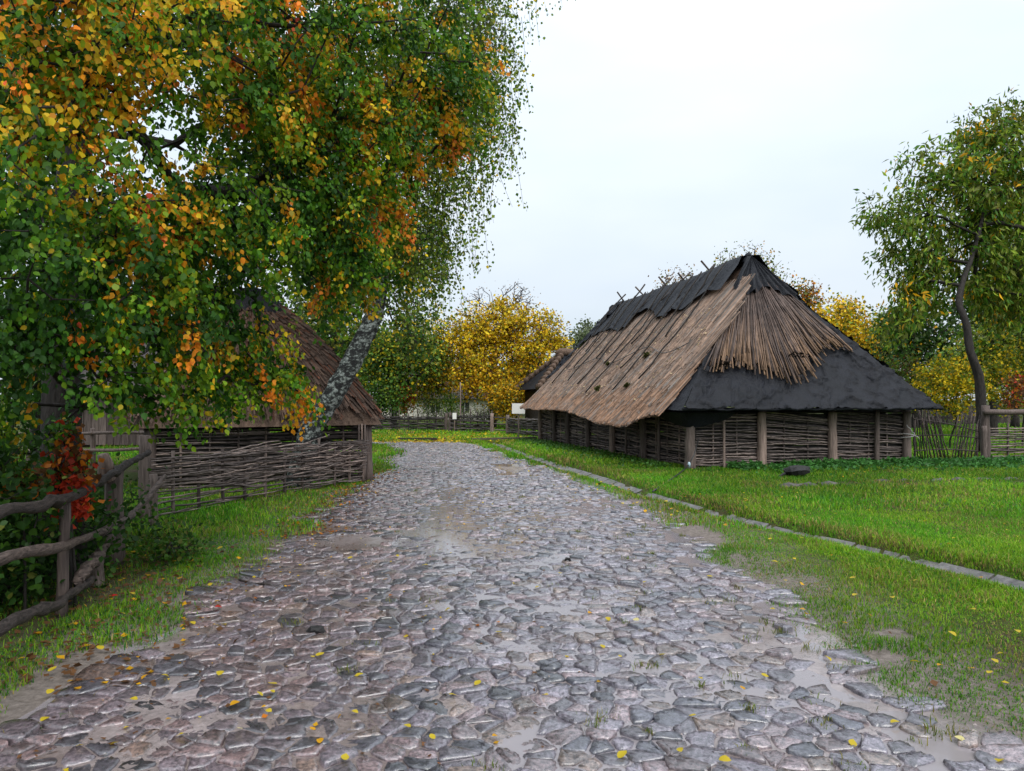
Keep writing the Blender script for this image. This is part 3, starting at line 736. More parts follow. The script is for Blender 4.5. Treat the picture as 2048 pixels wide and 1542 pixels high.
mb = MB(); mb.tube(crooked([GB[0] + .0, GB[1] - .13, 1.33], [FB[0], FB[1] - .1, 1.3], 8, .015), .075, 8); mb.build('top_pole', M['post'], fence_r)
for q in range(8):
    x, y = GB + .25 * gd + (FB - GB) * q / 8; post(fence_r, x, y, -.1, .95 + R.uniform(-.05, .3 * (q % 2)), .028, 'stake', sides=5)
for i in range(13):
    for h_ in range(2):
        a_ = GB + .15 * gd + (FB - GB) * (.0 if h_ == 0 else .45); b2 = GB + (FB - GB) * (.52 if h_ == 0 else 1)
        withy(fence_r, a_, b2, .06 + .068 * i + R.uniform(-.015, .015), .06 + .068 * i + R.uniform(-.015, .015), .6, i % 2, .04, R.uniform(.018, .028), .012)
# dark paling behind the gate
fence_b = thing('paling_fence', 'dark old paling fence at the back of the paddock behind the rod gate', 'fence', (24, 46, 0))
for i in range(34):
    x = 24 + i * .27; mb = MB(); y = 46 + .05 * i; h = 1.35 + R.uniform(-.1, .12); mb.box((x, y, h / 2), (.2, 0, R.uniform(-.02, .02)), (0, .03, 0), (R.uniform(-.03, .03), 0, h)); mb.build('pale', M['rail'], fence_b, smooth=False)
for z in (.5, 1.2):
    mb = MB(); mb.box((28.5, 46.95, z), (9.3, 1.72, 0), (0, .05, 0), (0, 0, .1)); mb.build('rail', M['rail'], fence_b, smooth=False)

# ------------------------------------------------------------------ left shed
P0 = np.array([-6.49, 13.0]); SU = np.array([.892, .453]); SV = np.array([-.453, .892]); SW, SD = 3.97, 4.0
def sp_(s, t, z):
    s, t, z = np.broadcast_arrays(np.asarray(s, float), np.asarray(t, float), np.asarray(z, float))
    return np.stack([P0[0] + s * SU[0] + t * SV[0], P0[1] + s * SU[1] + t * SV[1], z], -1)
shed = thing('thatched_shed', 'small wattle shed with a steep dark reed roof under the leaning birch', 'shed', (*(P0 + SU * 2 + SV * 2), 0))
SO, SZE, SZR = .40, 1.15, 3.78
def shed_roof(face, a, b, off=0):
    """face 0 road front, 1 right, 2 back, 3 left; a along the eave, b up to the peak; corners rounded"""
    e = [(-SO, -SO), (SW + SO, -SO), (SW + SO, SD + SO), (-SO, SD + SO)]; r = [(SW / 2 - .35, SD / 2), (SW / 2 + .35, SD / 2), (SW / 2 + .35, SD / 2), (SW / 2 - .35, SD / 2)]
    e0, e1 = np.array(e[face]), np.array(e[(face + 1) % 4]); r0, r1 = np.array(r[face]), np.array(r[(face + 1) % 4])
    ev = e0 + (e1 - e0) * np.asarray(a)[..., None]; rv = r0 + (r1 - r0) * np.asarray(a)[..., None]; B = np.asarray(b)[..., None]
    q = ev + (rv - ev) * B; c = np.array([SW / 2, SD / 2]); dv = q - c
    k = (np.abs(dv[..., 0]) ** 4 + np.abs(dv[..., 1]) ** 4) ** .25 / np.maximum(np.hypot(dv[..., 0], dv[..., 1]), 1e-6)
    k = .55 + .45 * k; k = np.clip(k, .8, 1); q = c + dv * (k[..., None])
    nz_ = (SW / 2 + SO) / math.hypot(SW / 2 + SO, SZR - SZE); no = unit(dv) * math.sqrt(1 - nz_ ** 2)
    z = SZE + (SZR - SZE) * (np.asarray(b) ** .93) + .2 * np.sin(np.clip(b, 0, 1) * math.pi)
    q = q + no * np.asarray(off)[..., None]; return sp_(q[..., 0], q[..., 1], z + nz_ * off)
mb = MB()
for f in range(4):
    a = np.linspace(0, 1, 24)[None, :]; b = np.linspace(0, 1, 24)[:, None]; mb.grid(shed_roof(f, a + 0 * b, b + 0 * a, 0 * (a + b)))
mb.build('thatch_underlay', M['thatch_base'], shed)
mb = MB()
for f in range(4):
    n = 2600; b = rng.uniform(0, 1, n) ** 1.25 * .98; a = rng.random(n); L = rng.uniform(.35, .8, n) / 3.4; be = b - L; be = np.maximum(be, -.05 - .06 * rng.random(n)); b = np.maximum(b, be + .1)
    p0 = shed_roof(f, a, b, .02 + .05 * rng.random(n)); p1 = shed_roof(f, np.clip(a + rng.normal(0, .006, n), 0, 1), be, .09 + .08 * rng.random(n))
    nn = unit(np.cross(p1 - p0, np.array([0, 0, 1.]))); nn = unit(np.cross(nn, p1 - p0)); nn[nn[:, 2] < 0] *= -1
    c = np.array([.15, .098, .074])[None] * (.4 + .8 * rng.random((n, 1)))
    red = (rng.random(n) < (.5 if f == 1 else .12))[:, None]; c = np.where(red, c * np.array([[1.5, .95, .75]]), c)
    strands(mb, p0, p1, rng.uniform(.016, .04, n), nn, c)
mb.build('thatch', M['reed'], shed, smooth=False, kind='stuff')
mb = MB(); Q = sp_(np.array([-.2, SW + .2, SW + .2, -.2]), np.array([-.2, -.2, SD + .2, SD + .2]), SZE - .02); mb.add(Q, np.array([[0, 1, 2, 3]])); mb.build('shade_sheet', M['charred'], shed)  # dark sheet added to blacken the space under the thatch
# sheeting cap tied over the peak
mb = MB(); a = np.linspace(0, 2 * math.pi, 70)[None, :]; k = np.linspace(0, 1, 16)[:, None]
rr = (.62 + .06 * np.sin(a * 5) + .05 * vnoise(a * 4, 0 * a, 161)) * k ** .8; fo = .04 * np.sin(a * 17 + 3 * k) * k + .03 * np.sin(a * 7) * k
mb.grid(sp_(SW / 2 + rr * 1.15 * np.cos(a), SD / 2 + rr * .8 * np.sin(a), SZR + .30 - .55 * k ** 1.7 + fo)); mb.build('peak_cap', M['tarp'], shed)
for sg in (-1, 1):
    mb = MB(); c0 = sp_(SW / 2, SD / 2 + .1 * sg, SZR + .28); mb.tube(crooked(c0 - np.array([.6 * sg, .1, .45]), c0 + np.array([.16 * sg, 0, .0]), 4, .01), .03, 6); mb.build('ridge_stick', M['rail'], shed)
for (s_, t_) in ((0, 0), (SW, 0), (SW, SD), (0, SD)):
    x, y, _ = sp_(s_, t_, 0); post(shed, x, y, -.05, SZE + .1, .10)
ns = 8; L = SW
for q in range(1, ns): 
    x, y, _ = sp_(SW * q / ns, 0, 0); post(shed, x, y, 0, SZE + .05, .022, 'stake', sides=5)
i = 0; zz = .03
while zz < SZE + .02:
    for (s0, s1) in ((0, R.uniform(1.6, 2.4)), (R.uniform(1.3, 1.7), SW)):
        withy(shed, sp_(s0, 0, 0)[:2], sp_(s1, 0, 0)[:2], zz + R.uniform(-.01, .01), zz + R.uniform(-.01, .01), SW / ns, i + s0 / (SW / ns), .028, R.uniform(.012, .02), .008)
    zz += R.uniform(.04, .065); i += 1
i = 0; zz = .04
while zz < SZE:
    withy(shed, sp_(SW, 0, 0)[:2], sp_(SW, SD, 0)[:2], zz, zz + R.uniform(-.02, .02), .5, i % 2, .03, .018, .01); zz += .07; i += 1
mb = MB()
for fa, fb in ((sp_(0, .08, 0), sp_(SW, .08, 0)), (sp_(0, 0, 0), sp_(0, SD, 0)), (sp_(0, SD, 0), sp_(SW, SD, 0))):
    for i in range(26): withy(None, fa[:2], fb[:2], .04 + .046 * i, .04 + .046 * i, .5, i % 2, .03, .028, mb=mb, c=np.ones(3) * R.uniform(.7, 1.6))  # first run is an added dark lining for interior shade; others are walls
mb.build('wattle_backwall_dark_lining', M['dark_wattle'], shed, kind='stuff')

# woven fence in front of the shed
FA = np.array([-4.95, 9.77]); FE = np.array([-2.97, 14.45])
wf = thing('wattle_fence', 'shaggy low woven fence in front of the thatched shed', 'fence', (*FA, 0)); fl = np.linalg.norm(FE - FA); fd = (FE - FA) / fl
post(wf, *FA, 0, 1.17, .075)
ns = 11
for q in range(1, ns + 1):
    x, y = FA + fd * fl * q / ns; post(wf, x, y, 0, .84 + R.uniform(-.08, .12), .026, 'stake', sides=5)
for q in range(3):
    x, y = FE + fd * .02 + np.array([.06 * q - .1, .02]); post(wf, x, y, .1, 1.18 + R.uniform(-.05, .05), .022, 'stake', sides=5)
i = 0; zz = .04
while zz < .86:
    loose = zz < .34
    nseg = 3
    for s_ in range(nseg):
        a0 = max(0, fl * s_ / nseg - R.uniform(.05, .5)); a1 = min(fl + .08, fl * (s_ + 1) / nseg + R.uniform(.05, .6)); side = np.array([fd[1], -fd[0]]) * R.uniform(-.02, .03)
        withy(wf, FA + fd * a0 + side, FA + fd * a1 + side, zz + R.uniform(-.03, .03), zz + R.uniform(-.03, .03), fl / ns, i + a0 / (fl / ns), .034, R.uniform(.010, .019), .016)
    zz += R.uniform(.045, .07) if loose else R.uniform(.022, .04); i += 1
for q in range(46):        # loose ends sticking out
    a0 = R.uniform(.5, fl); L = R.uniform(.4, 1.1); z0 = R.uniform(.3, .9); side = np.array([fd[1], -fd[0]]) * R.uniform(.03, .09)
    withy(wf, FA + fd * a0 + side * .3, FA + fd * min(a0 + L, fl + .12) + side, z0, z0 + R.uniform(-.12, .16), .4, q, .03, R.uniform(.008, .014), .02)

# ------------------------------------------------------------------ rail fence, near left
rf = thing('rail_fence', 'weathered pole rail fence of crooked rails under the pear tree', 'fence', (-3.41, 5.44, 0))
def fx(y): return -3.41 - .307 * (y - 5.44)
post(rf, fx(7.2), 7.2, -.05, .98, .09)
mb = MB(); mb.tube(crooked([fx(7.1) - .03, 7.1, .86], [fx(7.1) - .06, 7.05, 1.12], 4, .01), [.07, .08, .07, .05], 7); mb.build('post_stub', M['post'], rf)
post(rf, fx(5.44) + .03, 5.44, -.05, .93, .04, 'stake', lean=.03)
post(rf, fx(6.35) + .05, 6.35, -.05, .3, .06, 'stake'); post(rf, fx(3.3), 3.3, -.05, 1.05, .06); post(rf, fx(9.3), 9.3, 0, .7, .05)
def rail(pts, r):
    P_ = np.array([[fx(y) + dx, y, z] for dx, y, z in pts]); t = np.linspace(0, len(P_) - 1, 26); k = np.arange(len(P_))
    Q_ = np.column_stack([np.interp(t, k, P_[:, i]) for i in range(3)]); Q_[1:-1] = (Q_[:-2] + 2 * Q_[1:-1] + Q_[2:]) / 4; Q_ += rng.normal(0, r * .22, Q_.shape)
    m = MB(); m.tube(Q_, r * (1 + rng.normal(0, .13, 26)) * np.linspace(1.05, .85, 26), 9); m.v[0] = m.v[0] + rng.normal(0, r * .13, m.v[0].shape); m.build('rail', M['rail'], rf)
rail([(.10, 2.4, 1.05), (.10, 4.3, 1.0), (.10, 5.4, .93), (.09, 6.4, .95), (.10, 7.3, .99)], .038)
rail([(.0, 7.1, .94), (.02, 7.8, .97), (.05, 8.7, 1.02)], .034)
rail([(.12, 2.4, .86), (.12, 4.3, .74), (.12, 5.4, .58), (.12, 6.4, .50), (.12, 7.3, .47), (.16, 8.2, .55), (.2, 8.9, .72)], .034)
rail([(.14, 2.4, .5), (.14, 4.3, .36), (.14, 5.0, .23), (.14, 5.9, .20)], .037)
rail([(.13, 5.55, .28), (.12, 6.0, .31), (.12, 6.6, .40)], .041)

# ------------------------------------------------------------------ far fences, hut, cottage, small things
def far_fence(name, label, A, B, h, pick):
    A, B = np.array(A), np.array(B); L = np.linalg.norm(B - A); o = thing(name, label, 'fence', (*A, 0)); mb = MB()
    for i in range(int(h / .05)):
        withy(None, A, B, .05 + .05 * i, .05 + .05 * i + R.uniform(-.02, .02), .5, i % 2, .05, R.uniform(.025, .042), .02, mb=mb, c=np.ones(3) * R.choice([.6, .8, 1, 1.6, 2.4]))
    mb.build('wattle', M['dark_wattle'], o, kind='stuff')
    nst = int(L / .5)
    for q in range(nst + 1):
        x, y = A + (B - A) * q / nst; post(o, x, y, 0, h + (R.uniform(.1, .4) if pick else .05), .03, 'stake', sides=5, mat=M['rail'])
    if pick:
        mb = MB()
        for q in range(int(L / .13)):
            x, y = A + (B - A) * (q + R.random()) / int(L / .13); mb.tube(crooked([x, y, h * .6], [x + R.uniform(-.06, .06), y, h + R.uniform(.05, .4)], 3, .01), .012, 4, np.ones(3) * R.uniform(.6, 1.8))
        mb.build('pickets', M['dark_wattle'], o, kind='stuff')
    for e in (A, B): post(o, *e, -.1, h + .15, .09, sides=8)
    return o
far_fence('wattle_fence', 'far woven fence with thin pickets in front of the pale cottage', (-8.6, 39.4), (-3.45, 38.0), .80, True)
far_fence('wattle_fence', 'dark tarred woven panel below the yellow tree', (-3.2, 37.5), (-.98, 35.4), .85, True)
far_fence('wattle_fence', 'woven fence panel joining the slatted wicket to the barn', (-.2, 34.2), (1.25, 31.6), .80, False)
wk = thing('wicket_gate', 'low wicket of three rails between two woven fence panels', 'gate', (-.9, 35, 0))
for z in (.2, .5, .8):
    mb = MB(); mb.tube(crooked([-.9, 35.2, z], [-.25, 34.35, z + .02], 4, .008), .035, 6); mb.build('gate_bar', M['post'], wk)
sgn = thing('notice_board', 'blank white notice board on a stake beside the barn end', 'sign', (.3, 31.2, 0))
mb = MB(); c = at(1037, 817, 31.2); mb.box(c, (.56, 0, -.01), (0, .03, 0), (0.01, 0, .44)); mb.build('board', M['white'], sgn, smooth=False); post(sgn, c[0], c[1] + .06, -.1, c[2] + .1, .03, 'stake', sides=6)
sg2 = thing('small_notice', 'small white notice on the woven fence post', 'sign', (-2.9, 37.1, 0))
mb = MB(); c = at(909, 832, 37.0); mb.box(c, (.2, 0, 0), (0, .02, 0), (0, 0, .32)); mb.build('board', M['white'], sg2, smooth=False); post(sg2, c[0], c[1] + .05, -.1, c[2], .025, 'stake', sides=6)
pole = MB(); pole.tube(crooked([-2.72, 38.6, 0], [-2.75, 38.6, 2.6], 6, .012), .035, 6); tag(pole.build('pole', M['post']), 'thin upright pole behind the far woven fence', 'pole')

def hip_house(name, label, cat, c, yaw, w, l, ze, zr_, ov, wall, roofm, rl):
    """walls, hipped roof and its bundles"""
    ca, sa = math.cos(yaw), math.sin(yaw)
    def q(x, y, z): return np.array([c[0] + x * ca - y * sa, c[1] + x * sa + y * ca, z])
    o = thing(name, label, cat, (c[0], c[1], 0)); X = np.array([ca, sa, 0]); Y = np.array([-sa, ca, 0]); H = ze + .15
    mb = MB()
    for (x, y, dx, dy) in ((0, -l / 2, w, .2), (0, l / 2, w, .2), (-w / 2 + .1, 0, .2, l - .21), (w / 2 - .1, 0, .2, l - .21)): mb.box(q(x, y, H / 2), X * dx, Y * dy, (0, 0, H))
    mb.build('wall', wall, o, smooth=False)
    E = [(-w / 2 - ov, -l / 2 - ov), (w / 2 + ov, -l / 2 - ov), (w / 2 + ov, l / 2 + ov), (-w / 2 - ov, l / 2 + ov)]; hr = rl / 2
    if w >= l: Rg = [(-hr, 0), (hr, 0), (hr, 0), (-hr, 0)]
    else: Rg = [(0, -hr), (0, -hr), (0, hr), (0, hr)]
    mb = MB()
    for f in range(4):
        a = np.linspace(0, 1, 30)[None, :, None]; b = np.linspace(0, 1, 20)[:, None, None]
        e = np.array(E[f]) * (1 - a) + np.array(E[(f + 1) % 4]) * a; r = np.array(Rg[f]) * (1 - a) + np.array(Rg[(f + 1) % 4]) * a
        v = e * (1 - b) + r * b; z = ze + (zr_ - ze) * (b + 0 * a) + .05 * (fbm(v[..., 0:1] * 3, v[..., 1:2] * 3, 171) - .5)
        mb.grid(np.concatenate([c[0] + v[..., 0:1] * ca - v[..., 1:2] * sa, c[1] + v[..., 0:1] * sa + v[..., 1:2] * ca, z], -1))
    Q = [q(*E[k], ze - .12) for k in range(4)]; mb.add(Q, np.array([[3, 2, 1, 0]])); rf_ = mb.build('roof', roofm, o)
    mb = MB(); ends = (q(*Rg[0], zr_ + .06), q(*Rg[2], zr_ + .06)); d = unit(ends[1] - ends[0] + 1e-6) * .35; mb.tube(crooked(ends[0] - d, ends[1] + d, 9, .02), [.1] + [.22] * 7 + [.1], 9); mb.build('ridge_roll', M['thatch_base'], rf_)
    return o, q, E, Rg
hut, hq, HE, HR = hip_house('thatched_hut', 'small hut with a black sheeted roof and stepped reed hip behind the barn end', 'hut', (3.11, 38.65), .26, 4.0, 3.4, 2.2, 4.1, .4, M['rail'], M['tarp'], .9)
for k in range(9):       # stepped bundles down the near hip
    f = (k + .5) / 9; e = np.array(HE[0]) * (1 - f) + np.array(HR[0]) * f
    p = hq(*e, 2.2 + (4.05 - 2.2) * f + .08); dn = unit(hq(*HE[0], 2.2) - hq(*HR[0], 4.05)); mb = MB(); mb.tube([p - dn * .28, p, p + dn * .2], [.06, .15, .21], 8); mb.build('bundle', M['thatch_base'], hut)
for k in range(9):
    f = (k + .5) / 9; e = np.array(HE[3]) * (1 - f) + np.array(HR[3]) * f
    p = hq(*e, 2.2 + (4.05 - 2.2) * f + .08); dn = unit(hq(*HE[3], 2.2) - hq(*HR[3], 4.05)); mb = MB(); mb.tube([p - dn * .28, p, p + dn * .2], [.06, .15, .21], 8); mb.build('bundle', M['thatch_base'], hut)
cot, cq, _, _ = hip_house('thatched_cottage', 'pale plastered cottage with a dark thatched roof behind the red bush', 'cottage', (-6.6, 62), .05, 9, 5, 1.75, 4.3, .6, M['plaster'], M['far_thatch'], 4)
for x in (-2.6, 0.2, 2.6):
    mb = MB(); mb.box(cq(x, -2.63, 1.05), (.7, .03, 0), (0, .06, 0), (0, 0, .8)); w_ = mb.build('window', M['charred'], cot, smooth=False)
    mb = MB(); mb.box(cq(x, -2.67, 1.05), (.04, 0, 0), (0, .03, 0), (0, 0, .8)); mb.build('glazing_bar', M['white'], w_, smooth=False)
# plank shed behind the rail fence
pk = thing('plank_shed', 'grey vertical plank shed half hidden behind the pear leaves', 'shed', (-13.5, 25, 0))
for i in range(26):
    mb = MB(); x = -16.2 + .26 * i; h = 2.0 + R.uniform(-.05, .05); mb.box((x, 25 + .02 * R.random(), .1 + h / 2), (.24, 0, 0), (0, .04, 0), (0, 0, h)); mb.build('plank', M['post'], pk, smooth=False)
mb = MB(); mb.add([(-16.6, 24.4, 2.0), (-9.4, 24.4, 2.0), (-9.4, 27, 4.2), (-16.6, 27, 4.2), (-16.6, 29.6, 2.0), (-9.4, 29.6, 2.0)], np.array([[0, 1, 2, 3], [3, 2, 5, 4]])); mb.build('roof', M['far_thatch'], pk)
mb = MB(); mb.box((-13, 29, 1), (6.6, 0, 0), (0, .1, 0), (0, 0, 2)); mb.box((-9.8, 27, 1), (.1, 0, 0), (0, 3.8, 0), (0, 0, 2)); mb.box((-16.2, 27, 1), (.1, 0, 0), (0, 3.8, 0), (0, 0, 2)); mb.build('wall', M['post'], pk, smooth=False)
pf = thing('pole_fence', 'pale pole fence across the paddock behind the wattle shed', 'fence', (-10, 18, 0))
for x in (-12, -10.4, -8.9, -7.6): post(pf, x, 18, 0, .95, .06)
for z in (.4, .8):
    mb = MB(); mb.tube(crooked([-12.3, 17.92, z], [-7.4, 17.92, z + .04], 9, .015), .045, 6); mb.build('rail', M['post'], pf)

# charred stump, hose, old kerb stones, timber kerbs
st = thing('charred_stump', 'charred black log lump lying in the lawn before the barn', 'log', (6.0, 15.3, .1))
mb = MB(); z0 = gz(6.0, 15.3); mb.tube(np.array([[5.78, 15.35, z0 + .10], [5.86, 15.32, z0 + .12], [6.02, 15.3, z0 + .13], [6.16, 15.27, z0 + .15], [6.26, 15.25, z0 + .15]]), [.07, .11, .12, .10, .08], 8); mb.v[0] += rng.normal(0, .016, mb.v[0].shape); mb.build('charred_log', M['charred'], st, smooth=False)
mb = MB(); mb.tube(crooked([5.62, 15.25, z0 + .02], [5.85, 15.35, z0 + .10], 5, .02), .03, 5); mb.build('branch_stub', M['charred'], st)
hs = thing('hose', 'thin black hose with a pale blue cap leaning by the barn corner post', 'hose', (4.0, 16.4, 0))
mb = MB(); mb.tube(np.array([[4.35, 16.9, .75], [4.2, 16.7, .4], [4.02, 16.5, .16], [3.7, 15.7, .12], [3.2, 14.4, .1], [2.5, 12.9, .02]]), .014, 6); mb.build('pipe', M['hose'], hs)
mb = MB(); mb.tube(np.array([[4.03, 16.5, .12], [4.03, 16.5, .2], [4.03, 16.5, .24]]), [.03, .034, .02], 10); mb.build('cap', M['cap'], hs)
kb = [(5.2 + .42 * i, 13.6 + .10 * i + (.18 if i > 4 else 0)) for i in range(3)] + [(7.4 + .55 * i + R.uniform(-.1, .1), 14.5 + .05 * i) for i in range(11)]
for i, (x, y) in enumerate(kb):
    mb = MB(); z = gz(x, y); L = R.uniform(.3, .5); mb.tube(crooked([x - L / 2, y, z - .03], [x + L / 2, y + .06, z - .03], 5, .012), np.array([.06, .09, .10, .09, .05]) * (1.1 if i < 3 else .75), 7); mb.v[0] += rng.normal(0, .012, mb.v[0].shape)
    tag(mb.build('kerb_stone', M['old_kerb'], smooth=False), 'rough grey kerb stone of the old line sunk in the lawn', 'stone', 'sunken kerb stones across the lawn')
for (a_, b2, lb) in (((-1.6, 28.9), (1.0, 30.0), 'long squared timber kerb at the end of the cobbles'), ((-4.6, 29.3), (-3.0, 29.1), 'dark timber kerb lying among yellow leaves past the cobbles')):
    mb = MB(); a3 = np.array([*a_, .04]); b3 = np.array([*b2, .05]); mb.box((a3 + b3) / 2, b3 - a3, (.0, .18, 0), (0, 0, .16)); tag(mb.build('timber_kerb', M['rail'], smooth=False), lb, 'timber')

# ------------------------------------------------------------------ trees
PAL = dict(green=(.058, .140, .014), deep=(.026, .072, .012), lime=(.18, .25, .022), olive=(.125, .145, .025), yellow=(.68, .50, .018), gold=(.64, .34, .012), orange=(.55, .17, .015), red=(.50, .05, .02), dullgreen=(.075, .115, .035), brown=(.16, .075, .03), pale=(.16, .19, .10))
def pick(names, probs, n):
    a = np.array([PAL[k] for k in names]); p = np.asarray(probs, float)
    if p.ndim == 1: i = rng.choice(len(a), n, p=p / p.sum())
    else:
        cs = np.cumsum(p / p.sum(1, keepdims=True), 1); i = (rng.random(n)[:, None] > cs).sum(1).clip(0, len(a) - 1)
    return a[i]

def make_tree(name, label, trunk, trunk_r, blobs, n_attr, per, leaf_size, shape, colour, droop=.5, spread_=.22, mat=None, bark=None, tip=.004, step=.4, lift=.08, bias=.3, group=None, pulled=0, bare=0., expo=.47, trunk_name='trunk', spray=0, taper=.5):
    trunk = np.asarray(trunk, float); o = thing(name, label, 'tree', trunk[0] * np.array([1, 1, 0]), group)
    tt = np.linspace(0, 1, len(trunk)); t2 = np.linspace(0, 1, len(trunk) * 4 - 3)
    fine = np.column_stack([np.interp(t2, tt, trunk[:, i]) for i in range(3)]); fine[1:-1] = (fine[:-2] + 2 * fine[1:-1] + fine[2:]) / 4
    A, bi = blob_points(blobs, n_attr)
    PA, par, cnt, tipi = grow(fine, A, step, lift, .05, bias)
    rad = tip * cnt ** expo; rad = np.minimum(rad, trunk_r * .55)
    mb = MB(); k = len(fine); tr = np.linspace(trunk_r, trunk_r * taper, k); tr[:3] *= np.array([1.35, 1.15, 1.05]); mb.tube(fine, tr, 12); mb.v[0] += rng.normal(0, trunk_r * .05, mb.v[0].shape)
    limbs_mesh(mb, PA, par, rad, k); mb.build(trunk_name, bark or M['bark'], o, kind='stuff' if False else None)
    keep = rng.random(n_attr) > bare; A2 = A[keep]; bi2 = bi[keep]; T = PA[par[tipi[keep]]]
    na = len(A2); n = na * per
    ci = np.repeat(np.arange(na), per); out_ = unit(A2 - T)
    al = rng.random(n)[:, None]; p = A2[ci] + rng.normal(0, spread_, (n, 3)) * np.array([1, 1, .8]) - out_[ci] * al * spread_ * 1.2
    d = rng.normal(0, .7, (n, 3)) + out_[ci] * .5; d[:, 2] -= droop
    nr = rng.normal(0, .75, (n, 3)); nr[:, 2] += .7
    if spray:      # leaves set along drooping side shoots
        sd = unit(out_ + np.array([0, 0, -.55]) + rng.normal(0, .35, (na, 3))); p = A2[ci] + sd[ci] * (al - .35) * spray + rng.normal(0, .042, (n, 3)); p[:, 2] -= .06 * al[:, 0] ** 2
        cn = unit(rng.normal(0, .5, (na, 3)) + np.array([.1, -.55, .75])); nr = cn[ci] + rng.normal(0, .42, (n, 3)); d = sd[ci] * .5 + rng.normal(0, .5, (n, 3)); d[:, 2] -= droop
    c = colour(p, A2[ci], bi2[ci], ci) * rng.uniform(.6, 1.35, (n, 1)) * rng.uniform(.7, 1.3, na)[ci][:, None]
    sz = leaf_size * rng.uniform(.5, 1.25, n)
    if pulled:      # the leaves that show largest are parts of their own
        dd = np.hypot(p[:, 0], p[:, 1]); vis = (np.abs(p[:, 0]) / p[:, 1] < .7) & (p[:, 2] - CAM_H < .54 * p[:, 1]); key = np.where(vis, dd / sz, 9e9); near = np.argsort(key)[:pulled]
        cols = {}
        X, Y, Z = frames(d[near], nr[near])
        from mathutils import Matrix
        for q, i in enumerate(near):
            w_ = c[i]; ck = 'red' if w_[0] > .25 and w_[1] < .09 else 'orange' if w_[0] > .25 and w_[1] < .2 else 'yellow' if w_[0] > .25 else 'lime' if w_[0] > .09 else 'green'
            if ck not in cols:
                m = MB(); T_, Fc = LEAF[shape]; m.add(T_, Fc, PAL[ck]); ob = m.build('leaf', mat or M['leaf'], o); cols[ck] = ob.data
            else: ob = bpy.data.objects.new('leaf', cols[ck]); col.objects.link(ob); ob.parent = o
            l = p[i] - np.array(parent_loc(o)); s_ = float(sz[i])
            ob.matrix_local = Matrix(((X[q][0] * s_, Y[q][0] * s_, Z[q][0] * s_, l[0]), (X[q][1] * s_, Y[q][1] * s_, Z[q][1] * s_, l[1]), (X[q][2] * s_, Y[q][2] * s_, Z[q][2] * s_, l[2]), (0, 0, 0, 1)))
        msk = np.ones(n, bool); msk[near] = False; p, d, nr, sz, c = p[msk], d[msk], nr[msk], sz[msk], c[msk]
    mb = MB(); leaves(mb, p, d, nr, sz, c, shape); mb.build('crown', mat or M['leaf'], o, kind='stuff')
    return o

# pear tree over the rail fence: big leaves, turning in clusters
def hue_col(h):
    h = np.where(h < .41, h * .82, h + .02)
    k = [0, .16, .32, .47, .64, .92]; c = np.array([(.022, .078, .007), (.070, .190, .009), (.21, .33, .012), (.64, .46, .018), (.76, .30, .014), (.66, .08, .035)])
    return np.stack([np.interp(h, k, c[:, i]) for i in range(3)], 1)
def pear_col(p, a, bi, ci):
    n = len(p); rc = np.random.default_rng(3).normal(0, .19, ci.max() + 1)[ci]
    h = .045 + np.array([PW[i] for i in bi]) * .50 + rc + (noise3(a, 1.7, 5) - .5) * .55 + rng.normal(0, .07, n) + .22 * (rng.random(n) < .03)
    return hue_col(np.clip(h, 0, .95 - .22 * (rng.random(n) < .75)))
pb = [  # px, py, dist, radius px, depth radius, warmth, weight
    (40, 40, 4.9, 170, .8, .72, 1), (230, 60, 5.0, 170, .8, .72, 1), (420, 30, 5.8, 170, .9, .55, 1), (620, 70, 6.8, 180, 1., .55, 1.1), (820, 90, 7.6, 150, 1., .45, 1.1), (930, 170, 8.0, 90, .7, .5, 1), (900, 260, 8.0, 70, .6, .7, 1),
    (40, 250, 4.8, 110, .7, .3, .9), (190, 200, 5.0, 80, .5, .85, .7), (310, 200, 5.2, 55, .4, .9, .7), (480, 190, 6.2, 120, .8, .5, 1), (640, 260, 7.0, 150, .9, .45, 1.1), (780, 300, 7.6, 110, .8, .5, 1),
    (100, 400, 4.9, 170, .8, .12, 1.1), (300, 400, 5.3, 130, .8, .3, 1), (470, 430, 6.3, 150, .9, .15, 1.2), (620, 430, 7.0, 130, .9, .25, 1.2), (740, 420, 7.6, 85, .7, .85, 1.1), (700, 520, 7.5, 90, .7, .5, 1),
    (90, 560, 4.8, 150, .8, -.05, 1.1), (280, 560, 5.4, 150, .8, -.05, 1.1), (420, 540, 6.2, 95, .7, .1, 1.2), (660, 590, 7.4, 40, .4, .6, .8),
    (180, 680, 5.0, 120, .6, .0, 1), (330, 690, 5.5, 110, .6, .1, 1.1), (420, 690, 6.4, 60, .5, .45, 1.1), (540, 750, 7.0, 50, .4, .6, 1.2), (605, 790, 7.3, 36, .3, .5, 1.2), (420, 770, 6.2, 60, .5, .1, 1), (270, 770, 5.5, 60, .5, .3, .8), (490, 715, 6.7, 60, .4, .35, 1.1), (430, 640, 6.3, 55, .4, .15, 1), (530, 665, 6.8, 48, .35, .4, 1), (585, 735, 7.1, 42, .35, .55, 1.1), (480, 790, 6.6, 42, .35, .3, 1), (380, 795, 6.0, 45, .35, .2, 1), (280, 825, 5.6, 34, .3, .5, .6),
    (30, 700, 4.9, 110, .7, .0, 1), (40, 860, 5.6, 90, .6, .0, 1),
    (200, -300, 6, 420, 1.8, .5, .55), (600, -280, 7.5, 380, 1.8, .5, .55)]
PW = [q[5] for q in pb]
